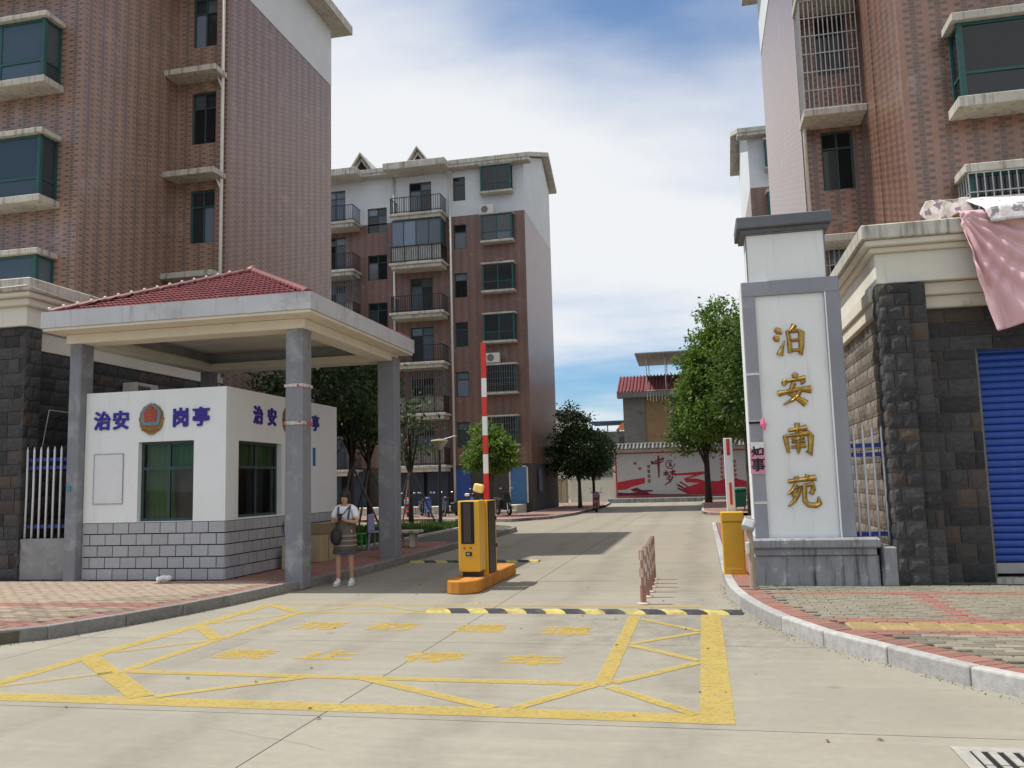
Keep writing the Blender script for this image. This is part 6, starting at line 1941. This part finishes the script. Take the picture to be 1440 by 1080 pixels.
# scooters
M_TYRE = mat('tyre_rubber', (.02, .02, .02), .85, .2)
M_CHROME = mat('chrome', (.55, .55, .57), .2, .05, 4, 0, metal=.9)
def scooter(loc, rz, col, label, rough=.35, load=None):
    t = thing('motor_scooter', label, 'scooter', loc, rz, group='scooters parked in the yard')
    m = mat('scooter_paint_' + str(col), col, rough, .08, 3, 0, coat=.3)
    def W(x):
        Mx = Matrix.Translation((x, -.045, .23)) @ Matrix.Rotation(R(-90), 4, 'X')
        w = MB(Mx).lathe((0, 0, 0), [(.15, 0), (.21, .005), (.23, .025), (.23, .065), (.21, .085), (.15, .09)], 20).build('wheel', M_TYRE, t, local=True, smooth=True)
        MB(Mx).lathe((0, 0, 0), [(.03, -.02), (.145, .01), (.145, .08), (.03, .11)], 14).build('rim', M_CHROME, w, local=True)
    W(.62); W(-.62)
    mb = MB().prism_xz([(.55, .55), (.45, .98), (.36, 1.0), (.30, .85), (.33, .38), (-.18, .32), (-.2, .26), (.35, .27), (.47, .34)], -.17, .17)
    mb.build('front_shield', m, t, .03, local=True)
    MB().prism_xz([(-.2, .30), (-.14, .68), (-.3, .76), (-.85, .82), (-.92, .72), (-.75, .48), (-.45, .36)], -.15, .15).build('rear_body', m, t, .05, local=True, seg=2)
    MB().prism_xz([(-.12, .69), (-.14, .78), (-.5, .82), (-.85, .89), (-.9, .83), (-.6, .77)], -.14, .14).build('seat', M_BLACKM, t, .03, local=True)
    MB().prism_xz([(.40, .44), (.62, .50), (.86, .40), (.84, .36), (.62, .46), (.42, .40)], -.07, .07).build('mudguard', m, t, local=True)
    MB().tube([(.62, -.08, .23), (.52, -.07, .6)], .025, 8).tube([(.62, .08, .23), (.52, .07, .6)], .025, 8).build('fork', M_CHROME, t, local=True)
    MB().ball((.42, 0, 1.02), (.1, .14, .1), 12, 8).build('headlight', m, t, local=True, smooth=True)
    MB().tube([(.30, -.34, 1.04), (.38, -.12, 1.06), (.38, .12, 1.06), (.30, .34, 1.04)], .017, 8).build('handlebar', M_BLACKM, t, local=True)
    for s_ in (-1, 1):
        q = MB().tube([(.34, s_ * .22, 1.06), (.32, s_ * .3, 1.28)], .008, 6).build('mirror_stalk', M_BLACKM, t, local=True)
        MB().ball((.32, s_ * .31, 1.31), (.02, .07, .045), 10, 6).build('mirror', M_CHROME, q, local=True, smooth=True)
    MB().ball((-.92, 0, .72), (.03, .09, .04), 10, 6).build('tail_light', M_RED_B, t, local=True)
    MB().tube([(-.05, -.1, .28), (-.12, -.28, .01)], .014, 6).build('kick_stand', M_BLACKM, t, local=True)
    if load:
        MB().box(.5, -.18, .78, .78, .18, 1.0).build('basket', load, t, .02, local=True)
    return t
scooter((-13.4, 41.0, .0), R(-70), (.04, .08, .32), 'blue motor scooter parked before the balconies')
scooter((-14.6, 41.6, .0), R(-75), (.45, .03, .05), 'red motor scooter at the left end of the parked row', load=mat('pale_blue_basket', (.3, .5, .55), .5))
scooter((-14.0, 42.2, .0), R(-60), (.03, .03, .035), 'black motor scooter between the red and the blue one')
scooter((-12.4, 41.6, .0), R(-110), (.05, .05, .06), 'dark motor scooter right of the blue one by the lamp')
scooter((-11.1, 42.3, .13), R(-120), (.04, .07, .22), 'dark blue motor scooter seen left of the yellow warning lamp')
scooter((-9.6, 41.3, .13), R(-50), (.018, .018, .02), 'black motor scooter leaning before the light blue door')
scooter((-5.75, 47.2, .0), R(-80), (.28, .05, .07), 'dark red motor scooter parked under the round tree', load=mat('purple_bag', (.16, .1, .2), .7))

# ================================================================== PERSON
M_SKIN = mat('skin', (.46, .26, .17), .55, .06, 8, .03)
M_TEE = mat('white_tee', (.72, .73, .80), .9, .05, 12, .1)
M_HAIR = mat('black_hair', (.012, .010, .010), .45, .2, 30, .2)
M_PINAF = mat('grey_brown_pinafore', (.115, .095, .085), .9, .2, 9, .15)
M_DENIM = mat('dark_denim', (.05, .075, .13), .9, .2, 14, .15)
M_SHOE = mat('white_shoe', (.72, .72, .72), .6, .06)
M_BAGB = mat('black_bag', (.016, .015, .017), .55, .2)
def skinned(verts, edges, radii, root=0, sub=2):
    me = bpy.data.meshes.new('sk'); me.from_pydata(verts, edges, []); me.update()
    o = bpy.data.objects.new('sk', me); COL.objects.link(o)
    o.modifiers.new('skin', 'SKIN')
    for i, r_ in enumerate(radii):
        v = me.skin_vertices[0].data[i]
        v.radius = r_ if isinstance(r_, tuple) else (r_, r_)
        v.use_root = (i == root)
    s_ = o.modifiers.new('sub', 'SUBSURF'); s_.levels = sub; s_.render_levels = sub
    bpy.context.view_layer.update()
    dg = bpy.context.evaluated_depsgraph_get()
    out = bpy.data.meshes.new_from_object(o.evaluated_get(dg))
    bpy.data.objects.remove(o)
    vs = [tuple(v.co) for v in out.vertices]; fs = [tuple(p.vertices) for p in out.polygons]
    bpy.data.meshes.remove(out)
    return vs, fs
PR = thing('person', 'woman in white tee and dark pinafore dress looking at her phone by the kerb', 'person', (-6.06, 13.95, 0), R(8))
J = dict(pel=(0, 0, .88), sp=(0, .015, 1.03), ch=(0, .02, 1.20), nb=(0, .015, 1.33), nk=(0, -.005, 1.385), jaw=(0, -.045, 1.435), hd=(0, -.035, 1.50), tp=(0, -.02, 1.575),
         ls=(-.15, .02, 1.29), le=(-.215, -.02, 1.06), lw=(-.085, -.235, 1.10), lh=(-.055, -.285, 1.13), rs=(.15, .02, 1.29), re=(.215, -.02, 1.06), rw=(.075, -.235, 1.10), rh=(.05, -.285, 1.13),
         lhp=(-.085, 0, .84), lk=(-.105, -.05, .46), la=(-.115, -.03, .09), lt=(-.14, -.14, .04), rhp=(.085, 0, .84), rk=(.10, -.015, .46), ra=(.105, .035, .09), rt=(.125, -.075, .04))
K = list(J)
E_ = [('pel', 'sp'), ('sp', 'ch'), ('ch', 'nb'), ('nb', 'nk'), ('nk', 'jaw'), ('jaw', 'hd'), ('hd', 'tp'), ('nb', 'ls'), ('ls', 'le'), ('le', 'lw'), ('lw', 'lh'), ('nb', 'rs'), ('rs', 're'), ('re', 'rw'), ('rw', 'rh'),
      ('pel', 'lhp'), ('lhp', 'lk'), ('lk', 'la'), ('la', 'lt'), ('pel', 'rhp'), ('rhp', 'rk'), ('rk', 'ra'), ('ra', 'rt')]
RD = dict(pel=(.15, .11), sp=(.12, .09), ch=(.135, .095), nb=(.07, .06), nk=.047, jaw=(.062, .066), hd=(.074, .088), tp=(.045, .055), ls=.055, le=.038, lw=.026, lh=.028, rs=.055, re=.038, rw=.026, rh=.028,
          lhp=.085, lk=.054, la=.036, lt=.03, rhp=.085, rk=.054, ra=.036, rt=.03)
vs, fs = skinned([J[k] for k in K], [(K.index(a), K.index(b)) for a, b in E_], [RD[k] for k in K])
body = MB().add(vs, fs)
for s_, wx in ((-1, J['lh']), (1, J['rh'])):                       # five fingers closing on the phone
    for f_, (dz, ln) in enumerate(((.022, .055), (.008, .06), (-.006, .058), (-.02, .048))):
        b0 = Vector((wx[0], wx[1] - .005, wx[2] + dz)); mid = b0 + Vector((-s_ * .012, -ln * .55, .012)); tip = mid + Vector((-s_ * ln * .5, -.004, .012))
        v_, f2 = skinned([tuple(b0), tuple(mid), tuple(tip)], [(0, 1), (1, 2)], [.0095, .0085, .007], 0, 1)
        body.add(v_, f2)
    b0 = Vector((wx[0] - s_ * .008, wx[1] + .012, wx[2] + .018)); mid = b0 + Vector((-s_ * .02, -.02, .022)); tip = mid + Vector((-s_ * .014, -.022, .01))
    v_, f2 = skinned([tuple(b0), tuple(mid), tuple(tip)], [(0, 1), (1, 2)], [.011, .0095, .008], 0, 1)
    body.add(v_, f2)
body.ball((0, -.128, 1.478), (.012, .018, .018), 8, 6)                 # nose
body.ball((-.077, -.02, 1.485), (.012, .022, .03), 8, 6).ball((.077, -.02, 1.485), (.012, .022, .03), 8, 6)
bo = body.build('body', M_SKIN, PR, smooth=True, local=True)
for s_ in (-1, 1):
    MB().ball((s_ * .03, -.113, 1.497), (.012, .008, .005), 8, 5).build('eye', M_HAIR, bo, local=True)
MB().ball((0, -.115, 1.447), (.02, .008, .006), 8, 5).build('mouth', mat('lips', (.35, .09, .08), .5), bo, local=True)
hr = MB().ball((0, -.005, 1.525), (.095, .108, .088), 16, 10)
hr.ball((0, .05, 1.44), (.085, .055, .12), 12, 8).ball((-.07, .0, 1.47), (.03, .06, .09), 10, 7).ball((.07, .0, 1.47), (.03, .06, .09), 10, 7).ball((0, .02, 1.61), (.05, .05, .035), 10, 6)
hr.ball((.01, .07, 1.60), (.055, .055, .05), 10, 7)
hr.build('hair', M_HAIR, PR, smooth=True, local=True)
TK = ['sp', 'ch', 'nb', 'ls', 'le2', 'rs', 're2', 'pel2']
J['le2'] = (-.205, -.005, 1.12); J['re2'] = (.205, -.005, 1.12); J['pel2'] = (0, .01, .94)
vs, fs = skinned([J[k] for k in TK], [(7, 0), (0, 1), (1, 2), (2, 3), (3, 4), (2, 5), (5, 6)], [(.145, .11), (.15, .115), (.085, .075), .075, .068, .075, .068, (.15, .115)])
MB().add(vs, fs).build('tee_shirt', M_TEE, PR, smooth=True, local=True)
def ring_skirt(levels, m, nm, n=28, wave=.0):
    vs, fs = [], []
    for z, rx, ry, cy in levels:
        for k in range(n):
            t = 6.2832 * k / n
            w_ = 1 + wave * math.sin(7 * t + z * 9) * max(0, (1.0 - z))
            vs.append((rx * w_ * math.cos(t), cy + ry * w_ * math.sin(t), z))
    for j in range(len(levels) - 1):
        for k in range(n):
            a, b = j * n + k, j * n + (k + 1) % n
            fs.append((a, b, b + n, a + n))
    o = MB().add(vs, fs).build(nm, m, PR, smooth=True, local=True)
    s_ = o.modifiers.new('th', 'SOLIDIFY'); s_.thickness = .01
    return o
ring_skirt([(.56, .205, .175, 0), (.72, .195, .165, 0), (.88, .185, .15, .0), (1.02, .165, .135, .01), (1.12, .168, .135, .01)], M_PINAF, 'pinafore', wave=.12)
for zz_ in (.66, .74, .82):
    ring_skirt([(zz_, .2115 - (zz_ - .6) * .06, .182 - (zz_ - .6) * .07, 0), (zz_ + .03, .2095 - (zz_ - .6) * .06, .180 - (zz_ - .6) * .07, 0)], mat('skirt_band', (.22, .20, .17), .9), 'skirt_band')
ring_skirt([(.535, .212, .182, 0), (.575, .21, .18, 0)], M_DENIM, 'skirt_hem', wave=.0)
for s_ in (-1, 1):
    MB().tube([(s_ * .085, -.135, 1.08), (s_ * .095, -.125, 1.2), (s_ * .10, -.06, 1.32), (s_ * .095, .06, 1.34), (s_ * .08, .13, 1.2), (s_ * .07, .14, 1.08)], .02, 6).build('shoulder_strap', M_DENIM, PR, local=True)
    a = J['la'] if s_ < 0 else J['ra']
    sh_ = MB().ball((a[0] + s_ * .008, a[1] - .07, .045), (.047, .125, .045), 14, 8)
    sh_.ball((a[0], a[1] - .01, .075), (.042, .06, .05), 12, 7)
    so = sh_.build('shoe', M_SHOE, PR, smooth=True, local=True)
    MB().box(a[0] - .042 + s_ * .008, a[1] - .185, .002, a[0] + .042 + s_ * .008, a[1] + .055, .022).build('sole', M_SHOE, so, .015, local=True)
cs, sn = math.cos(R(8)), math.sin(R(8))
def PW_(x, y, z): return (-6.06 + x * cs - y * sn, 13.95 + x * sn + y * cs, z)
ph = MB(Matrix.Translation(PW_(0, -.33, 1.165)) @ Matrix.Rotation(R(8), 4, 'Z') @ Matrix.Rotation(R(-40), 4, 'X')).box(-.036, -.005, -.075, .036, .005, .075).build('smartphone', M_BLACKP, None, .006)
tag(ph, 'dark smartphone held in both hands by the woman', 'phone')
bg = thing('shoulder_bag', 'black shoulder bag hanging at the hip of the woman', 'bag', PW_(-.10, -.22, .70))
Mx = Matrix.Translation(PW_(-.105, -.215, .83)) @ Matrix.Rotation(R(8), 4, 'Z')
MB(Mx).ball((0, 0, 0), (.10, .055, .14), 14, 9).build('bag_body', M_BAGB, bg, smooth=True)
MB().tube([PW_(-.16, -.19, .93), PW_(-.10, -.17, 1.12), PW_(.02, -.16, 1.22), PW_(.11, -.05, 1.36), PW_(.10, .08, 1.32), PW_(-.08, .16, 1.05), PW_(-.19, -.03, .92)], .01, 6).build('bag_strap', M_BAGB, bg)

# grit gathered along the kerbs
gr = MB()
for line, off in ((KR[3:12], -1), (KL[3:11], 1)):
    for (ax, ay), (bx, by) in zip(line, line[1:]):
        L_ = math.hypot(bx - ax, by - ay)
        for k in range(int(L_ * 55)):
            t = rnd.random(); d_ = abs(rnd.gauss(0, .05)) + .012
            nx, ny = -(by - ay) / L_ * off, (bx - ax) / L_ * off
            x, y = ax + (bx - ax) * t + nx * d_, ay + (by - ay) * t + ny * d_
            s_ = rnd.uniform(.003, .011); a = rnd.uniform(0, 6.28)
            gr.add([(x + s_ * math.cos(a), y + s_ * math.sin(a), .001), (x + s_ * math.cos(a + 2.1), y + s_ * math.sin(a + 2.1), .001), (x + s_ * math.cos(a + 4.2), y + s_ * math.sin(a + 4.2), .001), (x, y, s_ * 1.1)],
                   [(0, 1, 3), (1, 2, 3), (2, 0, 3)])
o = gr.build('gutter_grit', mat('dusty_grit', (.17, .15, .11), .95, .4, 30), None)
tag(o, 'fine grit lying in the gutters along the kerbs', 'grit', kind='stuff')

# ================================================================== small litter on the road
M_DRY = mat('dry_leaf', (.16, .10, .05), .9, .3)
lf = MB()
for k in range(46):
    x, y = rnd.uniform(-6, 2), rnd.uniform(5, 14)
    a = rnd.uniform(0, 6.28); s_ = rnd.uniform(.012, .03)
    lf.add([(x, y, .007), (x + s_ * math.cos(a + .5), y + s_ * math.sin(a + .5), .016), (x + 2 * s_ * math.cos(a), y + 2 * s_ * math.sin(a), .008), (x + s_ * math.cos(a - .5), y + s_ * math.sin(a - .5), .014)], [(0, 1, 2, 3)])
o = lf.build('fallen_leaves', M_DRY, None)
tag(o, 'scattered dry leaves on the concrete road', 'leaves', kind='stuff')
